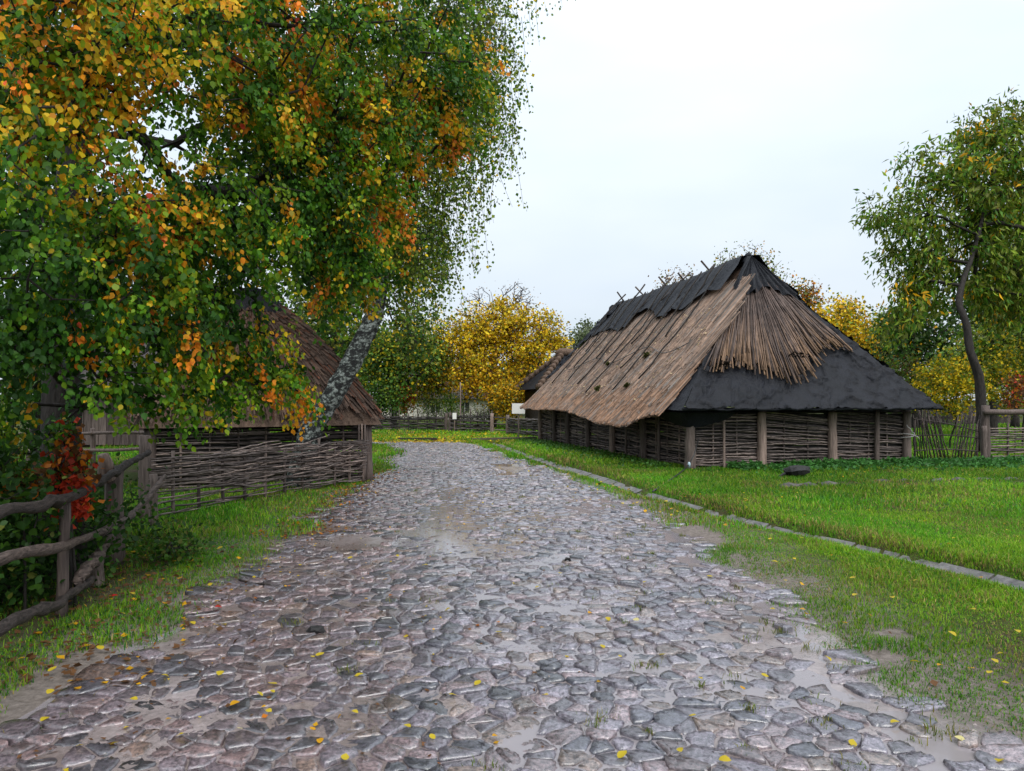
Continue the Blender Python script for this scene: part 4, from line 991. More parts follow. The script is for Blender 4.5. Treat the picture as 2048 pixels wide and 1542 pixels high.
make_tree('pear_tree', 'large pear tree with green leaves turning orange, overhanging the rail fence and shed', [(-4.15, 6.7, -.1), (-4.15, 6.7, .8), (-4.2, 6.75, 1.8), (-4.15, 6.8, 2.8), (-4.2, 6.9, 3.8), (-4.1, 7.0, 4.8), (-4.1, 7.1, 6.2)], .19,
          [blob(q[0], q[1], q[2], q[3], q[4], q[6]) for q in pb], 2000, 52, .052, 'ovate', pear_col, droop=.75, spread_=.13, spray=.34, pulled=300, tip=.0042, step=.3, lift=.05, bias=.25)

# dark limes behind it
def dark_col(p, a, bi, ci): return pick(['deep', 'green', 'olive', 'lime'], [.62, .26, .08, .04], len(p))
make_tree('lime_tree', 'dark green broad tree standing behind the pear and the shed', [(-8.6, 13.5, -.1), (-8.6, 13.5, 2), (-8.5, 13.6, 4), (-8.4, 13.8, 7), (-8.2, 14, 9)], .3,
          [blob(40, 100, 12, 260, 1.6), blob(60, 420, 12.5, 150, 1.3), blob(120, 640, 13, 190, 1.3), blob(560, 60, 15, 200, 1.6), blob(560, 430, 16.5, 190, 1.3), blob(330, 560, 15, 200, 1.3), blob(250, -200, 14, 500, 2, .6), blob(-80, 700, 12, 200, 1.5), blob(60, 240, 12, 90, 1), blob(230, 420, 13, 110, 1.2), blob(560, 260, 15, 130, 1.4)], 1300, 36, .12, 'round', dark_col, spread_=.28, tip=.006)
make_tree('hornbeam_tree', 'dark dense tree between the shed peak and the birch', [(-6.3, 24, -.1), (-6.3, 24, 2), (-5.8, 24, 4), (-5.2, 24.2, 7)], .22,
          [blob(830, 640, 24, 55, 1.2, 1, 90), blob(800, 500, 24, 90, 1.6), blob(690, 560, 24, 110, 1.6), blob(640, 650, 23, 90, 1.4), blob(620, 420, 24, 130, 1.6), blob(850, 540, 24.5, 50, 1)], 520, 26, .13, 'round', lambda p, a, bi, ci: pick(['deep', 'green', 'olive', 'lime', 'yellow'], [.25, .3, .2, .19, .06], len(p)), spread_=.3, mat=M['far_leaf'], tip=.006)

# leaning birch with hanging strands
def birch_tree():
    tk = np.array([at(592, 915, 13.3), at(618, 860, 13.3), at(655, 810, 13.35), at(690, 750, 13.4), at(722, 690, 13.45), at(745, 640, 13.5), at(760, 580, 13.6), at(768, 500, 13.7), at(775, 400, 13.9), at(788, 310, 14), at(800, 180, 14.2), at(815, 0, 14.4), at(830, -250, 14.6)])
    tk[0, 2] = -.05
    o = thing('birch_tree', 'leaning weeping birch with rough black and white trunk beside the shed', 'tree', tk[0] * np.array([1, 1, 0]))
    t2 = np.linspace(0, len(tk) - 1, 60); fine = np.column_stack([np.interp(t2, np.arange(len(tk)), tk[:, i]) for i in range(3)])
    for _ in range(3): fine[1:-1] = (fine[:-2] + 2 * fine[1:-1] + fine[2:]) / 4
    rr = np.interp(np.linspace(0, 1, 60), [0, .05, .4, .75, 1], [.24, .20, .165, .11, .045])
    mb = MB(); mb.tube(fine, rr, 16); mb.v[0] += rng.normal(0, .012, mb.v[0].shape); mb.build('trunk', M['birch'], o)
    # crown of limbs, then strands hanging from their tips
    bl = [blob(900, -40, 13.5, 130, 1.6), blob(960, 60, 13.2, 70, 1.2), blob(980, 160, 13.2, 45, .9), blob(900, 150, 13.6, 110, 1.4), blob(800, 120, 14, 120, 1.5), blob(870, 300, 13.6, 110, 1.3), blob(950, 280, 13.2, 50, .8), blob(720, 200, 14, 110, 1.4), blob(780, 420, 13.7, 110, 1.1, 1.3), blob(860, 450, 13.6, 80, 1), blob(880, -250, 14, 230, 2, .5), blob(680, 420, 14, 90, 1.2), blob(700, 560, 13.8, 70, .9)]
    A, bi = blob_points(bl, 470); PA, par, cnt, tipi = grow(fine, A, .4, .12, .05, .35)
    rad = np.minimum(.006 * cnt ** .5, .075); mb = MB(); limbs_mesh(mb, PA, par, rad, 60); mb.build('limbs', M['birch'], o, kind='stuff')
    edge_x = np.array([560, 640, 700, 760, 800, 850, 880, 900, 930, 950, 975, 990, 1005, 1025, 1045, 1060]); edge_y = np.array([640, 700, 740, 800, 800, 780, 740, 600, 560, 560, 530, 490, 440, 400, 290, 240])
    P_, D_, S_ = [], [], []; tw = MB()
    for i, a in enumerate(A):
        for s_ in range(3):
            q = a + rng.normal(0, .22, 3); px = 1024 + q[0] / q[1] * 1450; zb = CAM_H + (800 - np.interp(px, edge_x, edge_y)) / 1450 * q[1]
            L = min(max(.35, (q[2] - zb) * R.uniform(.4, 1.02)), R.uniform(.45, 1.9))
            if q[2] - L < zb - .3: continue
            m = max(3, int(L / .35)); k = np.linspace(0, 1, m); sw = rng.normal(0, .2, 2)
            pts = np.column_stack([q[0] + sw[0] * k + (a[0] - fine[30, 0]) * .04 * np.sqrt(k), q[1] + sw[1] * k, q[2] - L * k + .08 * np.sin(k * 3)])
            tw.tube(pts, np.linspace(.005, .002, m), 3, caps=False)
            nl = int(L * R.uniform(18, 42)); kk = rng.random(nl); pp = np.column_stack([np.interp(kk, k, pts[:, j]) for j in range(3)]) + rng.normal(0, .065, (nl, 3)); P_.append(pp)
    p = np.concatenate(P_); n = len(p); tw.build('hanging_twigs', M['bark'], o, kind='stuff')
    d = rng.normal(0, .5, (n, 3)); d[:, 2] -= 1; nr = rng.normal(0, 1, (n, 3)); nr[:, 2] += .3
    yl = noise3(p, .9, 9); w = np.stack([np.full(n, .30), np.full(n, .52), np.full(n, .18), np.clip((yl - .58) * 2.2, .03, 1)], 1)
    c = pick(['green', 'lime', 'olive', 'yellow'], w, n) * rng.uniform(.75, 1.5, (n, 1))
    mb = MB(); leaves(mb, p, d, nr, .066 * rng.uniform(.6, 1.25, n), c, 'round'); mb.build('crown', M['leaf'], o, kind='stuff')
birch_tree()

# tree over the right hand fence
def right_col(p, a, bi, ci):
    rc = np.random.default_rng(8).random(ci.max() + 1)[ci]; n = len(p)
    w = np.stack([np.full(n, .34), np.full(n, .32), np.full(n, .34), np.where(rc > .94, 1.2, .012)], 1); return pick(['green', 'lime', 'olive', 'gold'], w, n) * 1.35
rb = [blob(1800, 430, 24, 75, 1.3), blob(1860, 350, 24, 80, 1.3), blob(1930, 330, 24, 90, 1.5), blob(2000, 290, 24.5, 80, 1.4), blob(2060, 330, 25, 110, 1.6), blob(1900, 430, 24, 100, 1.4), blob(2000, 430, 24.5, 100, 1.4), blob(1840, 520, 24, 60, 1.1), blob(1930, 520, 24.2, 100, 1.4), blob(2040, 540, 25, 110, 1.5), blob(1810, 610, 24, 50, 1), blob(1860, 590, 25, 50, .9), blob(2010, 610, 26, 70, 1), blob(2120, 420, 25, 140, 2), blob(1760, 420, 24, 42, .8), blob(1790, 500, 24, 50, 1), blob(1830, 585, 24, 50, 1), blob(1985, 560, 24.5, 75, 1.2), blob(1800, 650, 25, 38, .8), blob(2040, 620, 25, 70, 1.2), blob(1980, 250, 24.5, 60, 1.2)]
make_tree('ash_tree', 'tall leaning tree with drooping compound leaves behind the wattle fence', [at(1966, 907, 22.3), at(1962, 800, 22.3), at(1958, 750, 22.3), at(1940, 705, 22.3), at(1934, 650, 22.4), at(1916, 605, 22.6), at(1926, 560, 22.9), at(1944, 515, 23.2), at(1962, 450, 23.6), at(1974, 380, 24)], .155, rb, 700, 38, .25, 'lance', right_col, droop=.9, spread_=.24, mat=M['leaf'], taper=.28, tip=.0085, step=.5, lift=.06, bias=.2)

# yellow maple in the middle distance, bare twigs on top
def maple_col(p, a, bi, ci):
    n = len(p); lo = smooth(4.5, 1.5, p[:, 2]); w = np.stack([np.full(n, .62), .16 + .5 * lo, np.full(n, .10), .08 + .05 * lo, np.full(n, .06)], 1); return pick(['yellow', 'gold', 'olive', 'brown', 'lime'], w, n)
make_tree('maple_tree', 'bright yellow maple with bare twigs on top behind the far fence', [(-1.15, 42, -.1), (-1.15, 42, 1), (-1.1, 42, 2), (-1.2, 42, 3), (-1.2, 42, 4.2)], .24,
          [blob(930, 690, 41.5, 45, 1.2), blob(960, 660, 42, 60, 1.6), blob(1010, 650, 42, 60, 1.7), blob(1080, 670, 42, 55, 1.5), blob(1050, 720, 41.5, 60, 1.5), blob(960, 740, 41, 60, 1.5), blob(1010, 790, 41, 50, 1.2), blob(930, 760, 41.5, 40, 1), blob(1115, 690, 42.5, 25, .8), blob(1060, 790, 41, 30, 1)], 760, 32, .16, 'round', maple_col, droop=.4, spread_=.24, mat=M['far_leaf'], tip=.0075)
def bare_col(p, a, bi, ci): return pick(['brown', 'gold', 'olive'], [.6, .3, .1], len(p))
make_tree('maple_tree', 'half bare twiggy tree rising behind the yellow maple', [(-1.2, 46, -.1), (-1.2, 46, 2), (-1.1, 46, 4), (-1.1, 46, 5.4)], .2,
          [blob(955, 605, 46, 36, 1.2), blob(1035, 600, 46, 40, 1.4), blob(1000, 650, 46, 50, 1.4), blob(1110, 665, 46, 35, 1), blob(1130, 690, 46, 25, 1)], 420, 2, .10, 'round', bare_col, spread_=.25, mat=M['far_leaf'], tip=.013, expo=.35, lift=.15)

def mk(name, label, base, h, blobs, cols, pr, leaf=.2, na=300, per=20, shape='round', group='background trees', tip=.011, spr=.38, bare=0, br=None):
    x, y = base; trunk = [(x, y, -.1), (x + .05, y, h * .2), (x - .05, y, h * .4), (x, y, h * .65)]
    return make_tree(name, label, trunk, br or .2, blobs, na, per, leaf, shape, lambda p, a, bi, ci: pick(cols, pr, len(p)), spread_=spr, mat=M['far_leaf'], tip=tip, bare=bare, group=group)
def at2(px, d): return ((px - 1024) / 1450 * d, d)
mk('apple_tree', 'green spreading tree with dark trunk left of the yellow maple', at2(787, 41), 5, [blob(760, 690, 41, 45, 1.2), blob(800, 700, 41, 50, 1.3), blob(840, 720, 41, 45, 1.2), blob(740, 750, 41, 45, 1.1), blob(830, 660, 41, 40, 1.1), blob(790, 760, 41, 40, .9)], ['green', 'deep', 'lime', 'yellow'], [.45, .1, .33, .12],   .18, 340, 26, group=None)
mk('cherry_tree', 'yellow green tree hanging between the green tree and the maple', at2(902, 43), 5, [blob(870, 700, 43, 40, 1.2), blob(880, 750, 43, 40, 1.1), blob(850, 775, 43, 35, .9), blob(890, 660, 43, 35, 1)], ['lime', 'yellow', 'olive', 'gold'], [.3, .35, .25, .1], .16, 260, 24, group=None, br=.08)
mk('hazy_far_tree', 'far tree above the hut roof, its leaves paled for haze', at2(1165, 75), 9, [blob(1165, 680, 75, 32, 2), blob(1180, 660, 76, 24, 2), blob(1150, 700, 75, 26, 2), blob(1200, 700, 76, 40, 2)], ['pale', 'dullgreen'], [.8, .2], .3, 200, 20, group=None)  # distance haze painted as pale grey green leaf colour
mk('plum_tree', 'sparse tan leaved treetop above the middle of the barn ridge', at2(1352, 36), 8, [blob(1350, 575, 36, 40, 1.2), blob(1375, 560, 36, 22, .8), blob(1325, 590, 36, 22, .8), blob(1360, 640, 36, 55, 1.2)], ['gold', 'brown', 'olive'], [.4, .4, .2], .11, 330, 5, tip=.007, spr=.25, group=None)
mk('plum_tree', 'sparse olive leaved treetop behind the barn peak', at2(1500, 33), 9, [blob(1455, 535, 33, 38, 1), blob(1500, 530, 33, 50, 1.2), blob(1545, 545, 33, 35, 1), blob(1500, 590, 33, 70, 1.4)], ['olive', 'lime', 'gold'], [.5, .3, .2], .11, 330, 6, tip=.007, spr=.25, group=None)
mk('maple_tree', 'orange brown rounded tree beside the barn roof slope', at2(1605, 48), 9, [blob(1600, 605, 48, 40, 1.5), blob(1620, 650, 48, 45, 1.6), blob(1580, 640, 48, 40, 1.5)], ['olive', 'gold', 'brown', 'orange'], [.4, .3, .2, .1], .2, 260, 24, group=None)
mk('maple_tree', 'golden yellow tree right of the barn roof', at2(1690, 44), 8, [blob(1670, 645, 44, 45, 1.5), blob(1700, 690, 44, 60, 1.6), blob(1740, 730, 43, 45, 1.3), blob(1650, 690, 44, 50, 1.5), blob(1700, 625, 45, 25, 1)], ['yellow', 'gold', 'lime', 'olive'], [.5, .25, .15, .1], .2, 380, 24, group=None)
mk('linden_tree', 'fresh green tree beyond the golden one', at2(1765, 50), 8, [blob(1755, 665, 50, 45, 1.6), blob(1790, 690, 50, 50, 1.6), blob(1800, 640, 50, 45, 1.5), blob(1750, 720, 50, 45, 1.5)], ['lime', 'green', 'olive'], [.5, .35, .15], .2, 320, 24, group=None)
mk('oak_tree', 'dark tree with open dim branches behind the yellow bush', at2(1830, 40), 8, [blob(1830, 650, 40, 60, 1.6), blob(1800, 710, 40, 55, 1.5), blob(1880, 690, 40, 60, 1.5), blob(1850, 760, 40, 60, 1.3), blob(1780, 780, 39, 40, 1.2), blob(1940, 720, 40, 70, 1.5)], ['deep', 'green', 'dullgreen', 'gold'], [.4, .3, .25, .05], .2, 420, 22, group=None)
mk('oak_tree', 'tall deep green tree filling behind the leaning ash', at2(2030, 42), 11, [blob(1990, 600, 42, 90, 2), blob(2060, 520, 42, 90, 2), blob(2050, 650, 42, 90, 2), blob(1930, 620, 43, 60, 1.6), blob(2100, 400, 43, 80, 2)], ['green', 'deep', 'dullgreen', 'lime'], [.4, .25, .2, .15], .22, 480, 22, group=None)
mk('hazel_tree', 'lime green thicket tree behind the yellow bush', at2(1985, 33), 5, [blob(1985, 690, 33, 70, 1.5), blob(2050, 720, 33, 70, 1.5), blob(1920, 720, 33, 45, 1.2), blob(2090, 640, 33, 70, 1.5)], ['lime', 'olive', 'green', 'yellow'], [.45, .25, .2, .1], .17, 380, 24, group=None)
for i, (px, d, w_, top, cs, pr) in enumerate([(1500, 70, 80, 660, ['olive', 'green', 'gold'], [.5, .3, .2]), (760, 70, 130, 640, ['deep', 'green', 'olive'], [.4, .3, .3]), (930, 72, 90, 700, ['olive', 'green', 'yellow'], [.4, .3, .3]), (1060, 70, 80, 720, ['olive', 'dullgreen', 'gold'], [.4, .4, .2]), (600, 60, 150, 560, ['deep', 'green', 'olive'], [.4, .4, .2]), (400, 55, 160, 560, ['deep', 'green'], [.5, .5]), (150, 50, 200, 500, ['deep', 'green'], [.6, .4]), (2150, 60, 120, 560, ['green', 'deep'], [.5, .5])]):
    lb = ['olive autumn tree far behind the barn roof', 'dark tree far behind the pale cottage', 'mixed olive tree behind the far cottage roof end', 'dull olive tree far behind the hut', 'deep green tree far behind the shed peak', 'dark tree far behind the plank shed', 'dense dark tree at the far left paddock edge', 'far green tree past the right hand wattle fence'][i]
    k = (800 - top) / 3; mk('woodland_tree', lb, at2(px, d), CAM_H + (800 - top) / 1450 * d, [blob(px, top + k, d, w_ * .6, 2.5, 1, k * 1.1), blob(px - w_ * .5, top + k * 1.8, d, w_ * .5, 2.2, 1, k * 1.1), blob(px + w_ * .5, top + k * 1.8, d, w_ * .5, 2.2, 1, k * 1.1)], cs, pr, .32, 330, 22, group='far woodland trees', spr=.5)

# ------------------------------------------------------------------ shrubs
def shrub(name, label, c, r, n_attr, per, leaf, shape, colour, mat=None, spr=.12, tip=.003, stems=5, droop=.3, cat='shrub'):
    o = thing(name, label, cat, (c[0], c[1], 0)); A, bi = blob_points([(np.array(c, float), r, 1.)], n_attr); A[:, 2] = np.maximum(A[:, 2], .08)
    mb = MB(); PA, par, cnt, tipi = grow(np.array([[c[0], c[1], -.05], [c[0], c[1], .15], [c[0], c[1], .3]]), A, .25, .15, .03, .1)
    rad = tip * cnt ** .45; limbs_mesh(mb, PA, par, rad, 1); mb.build('stems', M['bark'], o, kind='stuff')
    n = n_attr * per; ci = np.repeat(np.arange(n_attr), per); p = A[ci] + rng.normal(0, spr, (n, 3)); p[:, 2] = np.maximum(p[:, 2], .02)
    d = rng.normal(0, .8, (n, 3)); d[:, 2] -= droop; nr = rng.normal(0, .7, (n, 3)); nr[:, 2] += .7
    mb = MB(); leaves(mb, p, d, nr, leaf * rng.uniform(.6, 1.25, n), colour(p, ci) * rng.uniform(.65, 1.3, (n, 1)), shape); mb.build('foliage', mat or M['leaf'], o, kind='stuff')
PK = lambda names, pr: (lambda p, ci: pick(names, pr, len(p)))
shrub('shrub', 'yellow leaved bush at the foot of the leaning ash', at(1900, 775, 24.5) , (1.3, .8, 1.0), 170, 26, .10, 'round', PK(['yellow', 'lime', 'gold', 'olive'], [.5, .4, .05, .05]))
shrub('shrub', 'olive yellow bush along the wattle fence past the ash trunk', at(2045, 755, 25), (1.5, .9, 1.3), 200, 26, .10, 'round', PK(['yellow', 'lime', 'olive', 'green'], [.35, .35, .2, .1]))
shrub('shrub', 'rusty red bush standing behind the wattle fence', at(2030, 785, 22.3), (.28, .4, .6), 40, 16, .08, 'round', PK(['red', 'orange', 'brown'], [.12, .18, .7]))
shrub('shrub', 'olive brown bush against the barn roof edge', at(1790, 770, 28), (1.3, .9, 1.2), 130, 24, .10, 'round', PK(['olive', 'brown', 'lime', 'green'], [.4, .2, .2, .2]))
shrub('shrub', 'bright red and orange bush before the pale cottage', at(808, 795, 44), (.8, .7, .95), 90, 22, .14, 'round', lambda p, ci: np.where((p[:, 2] > 1.7)[:, None], pick(['red', 'orange'], [.7, .3], len(p)), pick(['orange', 'gold', 'olive', 'lime'], [.4, .3, .2, .1], len(p))), M['far_leaf'], .18)
shrub('shrub', 'green shrub behind the far woven fence below the cottage eave', at(870, 815, 42), (1.2, .8, .9), 110, 22, .12, 'lance', PK(['green', 'olive', 'lime', 'dullgreen'], [.3, .2, .2, .3]), M['far_leaf'], .2)
shrub('shrub', 'fresh green shrub beside the thin pole', at(905, 812, 41), (.7, .7, 1.0), 90, 22, .12, 'lance', PK(['green', 'lime'], [.6, .4]), M['far_leaf'], .18)
shrub('shrub', 'dull grey green shrub left of the wicket under the maple', at(960, 825, 40), (1.5, .6, .6), 100, 20, .11, 'lance', PK(['dullgreen', 'olive', 'green'], [.5, .3, .2]), M['far_leaf'], .2)
shrub('shrub', 'golden low shrub against the hut wall', at(1015, 800, 39), (.8, .7, 1.1), 110, 22, .13, 'round', PK(['gold', 'yellow', 'olive'], [.4, .3, .3]), M['far_leaf'], .18)
shrub('shrub', 'green thicket under the dark trunk left of the cottage', at(760, 800, 40), (1.4, .8, 1.2), 140, 22, .13, 'round', PK(['green', 'lime', 'deep'], [.5, .2, .3]), M['far_leaf'], .2)
shrub('shrub', 'dark shrub thicket behind the lowest rails of the pole rail fence', (-4.3, 6.0, .45), (.9, 1.2, .6), 230, 24, .06, 'ovate', PK(['deep', 'green'], [.65, .35]))
shrub('shrub', 'dark leafy shrub crowding the rail fence near the pear trunk', (-4.1, 5.0, .9), (.75, .9, .8), 200, 24, .065, 'ovate', PK(['deep', 'green', 'olive'], [.6, .35, .05]))
shrub('shrub', 'dark green shrub between the fence post and the woven fence', (-4.6, 7.9, .4), (.55, .8, .45), 130, 22, .055, 'ovate', PK(['deep', 'green', 'olive'], [.5, .4, .1]))
shrub('shrub', 'deep shade bush in the paddock behind the pear trunk', (-7.2, 9.0, .9), (1.8, 1.0, 1.1), 230, 22, .08, 'round', PK(['deep', 'green'], [.75, .25]))
shrub('shrub', 'low leafy sprig at the broken end of the lowest rail', (-3.45, 7.3, .15), (.3, .35, .2), 40, 18, .05, 'ovate', PK(['green', 'deep', 'olive'], [.5, .3, .2]))
def redcol(p, ci): 
    u = rng.random(len(p)); z = p[:, 2]; return np.where((z < 1.05)[:, None], pick(['red', 'orange'], [.8, .2], len(p)), pick(['red', 'brown', 'orange', 'olive'], [.3, .4, .2, .1], len(p)))
shrub('shrub', 'scarlet leaved sucker growing up beside the thin fence stake', at(140, 935, 5.75), (.13, .15, .40), 60, 9, .062, 'round', redcol, spr=.05, droop=.5)
shrub('shrub', 'scarlet sprig drooping between the top two rails', at(150, 1010, 5.65), (.11, .12, .09), 22, 9, .06, 'round', PK(['red', 'orange'], [.8, .2]), spr=.04)
shrub('shrub', 'rust coloured sprig by the trunk above the top rail', at(50, 965, 5.4), (.13, .12, .10), 18, 8, .06, 'round', PK(['brown', 'orange', 'olive'], [.4, .3, .3]), spr=.05)

# ------------------------------------------------------------------ grass, ground cover, leaves
def in_barn(x, y):
    dx, dy = x - C0[0], y - C0[1]; s = dx * U[0] + dy * U[1]; t = dx * V_[0] + dy * V_[1]; return (s > .05) & (s < BW) & (t > .05) & (t < BL)
def in_shed(x, y):
    dx, dy = x - P0[0], y - P0[1]; s = dx * SU[0] + dy * SU[1]; t = dx * SV[0] + dy * SV[1]; return (s > 0) & (s < SW) & (t > 0) & (t < SD)
def grass_cover(x, y):
    """how thickly turf grows here, 0 to 1"""
    g = gut_dist(x, y); le = left_edge(y); re = right_edge(y)
    patch = fbm(x * 1.5, y * 1.2, 201, 4)
    c = np.ones_like(x)
    v = (g < 0) & (x > re - .3); c = np.where(v, smooth(-.3, .2, x - re) * smooth(.30, .42, patch + .26 * smooth(.0, .9, x - re)), c)
    lv = (x < le + .25); c = np.where(lv & (x < 0), smooth(.2, -.35, x - le) * smooth(.28, .5, patch + .25 * smooth(0, 1.2, le - x)), c)
    c = np.where((x > le + .25) & (x < re - .3) & (y < 28.6), 0, c)
    gw = .19 + .14 * (fbm(y * 1.7, x * 0, 205) - .5); c = np.where((g < gw - .03) & (g > -gw), 0, c); c = np.where((g < -gw) & (g > -.5), np.maximum(c, .7), c)
    bare = smooth(.3, 0, np.abs((x + 2.62) - .0) ) * smooth(10.5, 11.5, y) * smooth(17, 15, y); c = c * (1 - .8 * bare)
    c = np.where(in_barn(x, y) | in_shed(x, y), 0, c)
    dx, dy = x - C0[0], y - C0[1]; t = dx * V_[0] + dy * V_[1]; s = dx * U[0] + dy * U[1]; c = np.where((s > -.45) & (s < .1) & (t > 1.5) & (t < 12), c * .15, c)
    ln = np.abs(y - (14.15 + .07 * (x - 6)) - .5 * (fbm(x * .8, 0 * x, 235) - .5)); c = np.where(x > 4.8, c * (1 - .75 * smooth(.45, .1, ln) * smooth(.3, .5, fbm(x * 1.3, y * 1.3, 237))), c)
    c = np.where((x < -3.3) & (y > 4) & (y < 7.4) & (x > -5.5), c * .25, c)
    return c
def grow_grass(name, label, x0, x1, y0, y1, dens, h, w, tint=0):
    n = int((x1 - x0) * (y1 - y0) * dens); x = rng.uniform(x0, x1, n); y = rng.uniform(y0, y1, n)
    k = (np.abs(x) < .74 * y + .6) & (rng.random(n) < grass_cover(x, y)); x, y = x[k], y[k]; n = len(x)
    tn = fbm(x * .9, y * .9, 211, 3); hh = h * rng.uniform(.5, 1.3, n) * (.35 + 1.3 * fbm(x * 2.3, y * 2.3, 217, 3)); g = gut_dist(x, y)
    c1 = np.array([.10, .265, .009]); c2 = np.array([.19, .32, .016]); c3 = np.array([.36, .28, .09]); c4 = np.array([.04, .16, .022])
    u = rng.random((n, 1)) ; m_ = smooth(.35, .65, tn)[:, None]; c = np.where(u < .55, c1 * m_ + c2 * (1 - m_), np.where(u < .80, c1, np.where(u < .94, c4, c3)))
    dry = (smooth(.75, .3, g) * (g > .3))[:, None]; c = np.where(rng.random((n, 1)) < dry * .28, c3 * .8, c)
    if tint: c = np.where(rng.random((n, 1)) < tint, c4 * 1.1, c)
    big = fbm(x * .45 + 3, y * .45, 231, 4); c = c * (.85 + .5 * smooth(.25, .7, big))[:, None]; wn_ = smooth(.56, .68, fbm(x * .8, y * .8, 233, 3))[:, None]; c = np.where(rng.random((n, 1)) < wn_ * .25, c3 * .75, c)
    c = c * rng.uniform(.7, 1.35, (n, 1)); clump = .06 * (vnoise(x * 9, y * 9, 213) - .5)
    mb = MB(); blades(mb, np.column_stack([x, y, hG(x, y) - .01]), hh, w * rng.uniform(.6, 1.3, n), rng.uniform(.2, .9, n), c)
    o = mb.build(name, M['grass'], kind='stuff'); tag(o, label, 'grass'); return n
grow_grass('verge_grass', 'short patchy grass between the cobbles and the stone gutter', .5, 6.2, 2.8, 9, 5200, .042, .006)
grow_grass('verge_grass', 'thin strip of grass along the far part of the gutter', -2, 4, 9, 28.5, 1100, .075, .011)
grow_grass('lawn_grass', 'lush bright grass lawn beyond the stone gutter', 3.2, 9.5, 5.5, 10.5, 3200, .062, .007)
grow_grass('lawn_grass', 'grass lawn in front of the barn and rod gate', 2.4, 15, 10.5, 20.5, 1200, .08, .012, .1)
grow_grass('verge_grass', 'grass bank between the rail fence and the cobbles', -4.6, -1.8, 3.0, 8.5, 4000, .055, .007, .15)
grow_grass('verge_grass', 'grass strip below the woven fence and shed', -7.5, -2, 8.5, 18, 1300, .08, .011, .1)
grow_grass('meadow_grass', 'far meadow grass around the fences and yards', -14, 24, 18, 34, 300, .11, .03)
grow_grass('meadow_grass', 'paddock grass beyond the barn gate and fences', -16, 34, 34, 50, 90, .16, .06)
# grass tufts between the cobbles
tx, ty, th = [], [], []
for i in range(85):
    y = R.uniform(3.0, 9.5) if i < 65 else R.uniform(9.5, 14); x = float(right_edge(np.array(y))) - abs(R.gauss(0, .9)) if R.random() < .72 else R.uniform(-2.2, 2); k = R.randint(14, 46); s_ = R.uniform(.02, .055)
    tx += list(rng.normal(x, s_, k)); ty += list(rng.normal(y, s_, k)); th += list(rng.uniform(.02, .06, k))
tx, ty, th = map(np.array, (tx, ty, th)); n = len(tx); mb = MB()
blades(mb, np.column_stack([tx, ty, z_mud(tx, ty)]), th, rng.uniform(.003, .007, n), rng.uniform(.3, .85, n), np.where(rng.random((n, 1)) < .6, np.array([[.11, .16, .02]]), np.array([[.22, .19, .04]])) * rng.uniform(.7, 1.3, (n, 1)))
tag(mb.build('road_grass_tufts', M['grass'], kind='stuff'), 'little grass tufts growing between the cobbles', 'grass')
# nettles and ground ivy along the barn foot
n = 9000; s = rng.uniform(.2, 9.5, n); t = -np.abs(rng.normal(0, .75, n)) - .02; p = bp(s, t, 0); k = fbm(p[:, 0] * 1.1, p[:, 1] * 1.1, 221) + .25 * smooth(2.5, 5, s) > .52; p = p[k]; n = len(p)
p[:, 2] = hG(p[:, 0], p[:, 1]) + rng.uniform(.02, .14, n); d = rng.normal(0, 1, (n, 3)); d[:, 2] -= .2; nr = rng.normal(0, .4, (n, 3)); nr[:, 2] += 1
mb = MB(); leaves(mb, p, d, nr, rng.uniform(.05, .11, n), np.array([[.045, .14, .028]]) * rng.uniform(.5, 1.7, (n, 1)), 'round'); tag(mb.build('ground_ivy', M['leaf'], kind='stuff'), 'low leafy ground ivy and nettles along the barn foot', 'ground cover')
n = 2600; t = rng.uniform(0, 12, n); s = -.35 - np.abs(rng.normal(0, .5, n)); p = bp(s, t, 0); g = gut_dist(p[:, 0], p[:, 1]); p = p[g > .35]; n = len(p); p[:, 2] = hG(p[:, 0], p[:, 1]) + rng.uniform(.02, .1, n); d = rng.normal(0, 1, (n, 3)); nr = rng.normal(0, .4, (n, 3)); nr[:, 2] += 1
mb = MB(); leaves(mb, p, d, nr, rng.uniform(.05, .1, n), np.array([[.05, .13, .02]]) * rng.uniform(.6, 1.5, (n, 1)), 'round'); tag(mb.build('ground_ivy', M['leaf'], kind='stuff'), 'low weeds between the barn posts and the gutter', 'ground cover')
# leaf litter too fine to count
def litter(label, n, xf, yf, names, pr, sz):
    y = yf(n); x = xf(n, y); z = np.where((x > left_edge(y) - .1) & (x < right_edge(y)) & (y < 28.5), np.maximum(z_mud(x, y), 0) + .012, hG(x, y) + .03)
    k = ~(in_barn(x, y) | in_shed(x, y)); x, y, z = x[k], y[k], z[k]; n = len(x); d = rng.normal(0, 1, (n, 3)); d[:, 2] *= .2; nr = rng.normal(0, .25, (n, 3)); nr[:, 2] += 1
    mb = MB(); leaves(mb, np.column_stack([x, y, z]), d, nr, sz * rng.uniform(.6, 1.3, n), pick(names, pr, n) * rng.uniform(.6, 1.2, (n, 1)), 'round'); tag(mb.build('leaf_litter', M['leaf'], kind='stuff'), label, 'leaves')
litter('yellow leaf litter strewn over the grass before the far fence', 9000, lambda n, y: rng.normal(-3.6, 2.6, n), lambda n: rng.uniform(27.6, 37.5, n), ['yellow', 'gold', 'lime', 'brown'], [.55, .2, .15, .1], .11)
litter('rusty brown leaf litter on bare earth by the shed corner', 1500, lambda n, y: left_edge(y) + rng.normal(-.15, .28, n), lambda n: rng.uniform(8.5, 17, n), ['brown', 'orange', 'gold'], [.65, .2, .15], .05)
litter('brown dead leaves under the rail fence', 700, lambda n, y: fx(y) + rng.normal(.35, .4, n), lambda n: rng.uniform(4, 8, n), ['brown', 'brown', 'gold'], [.6, .3, .1], .05)
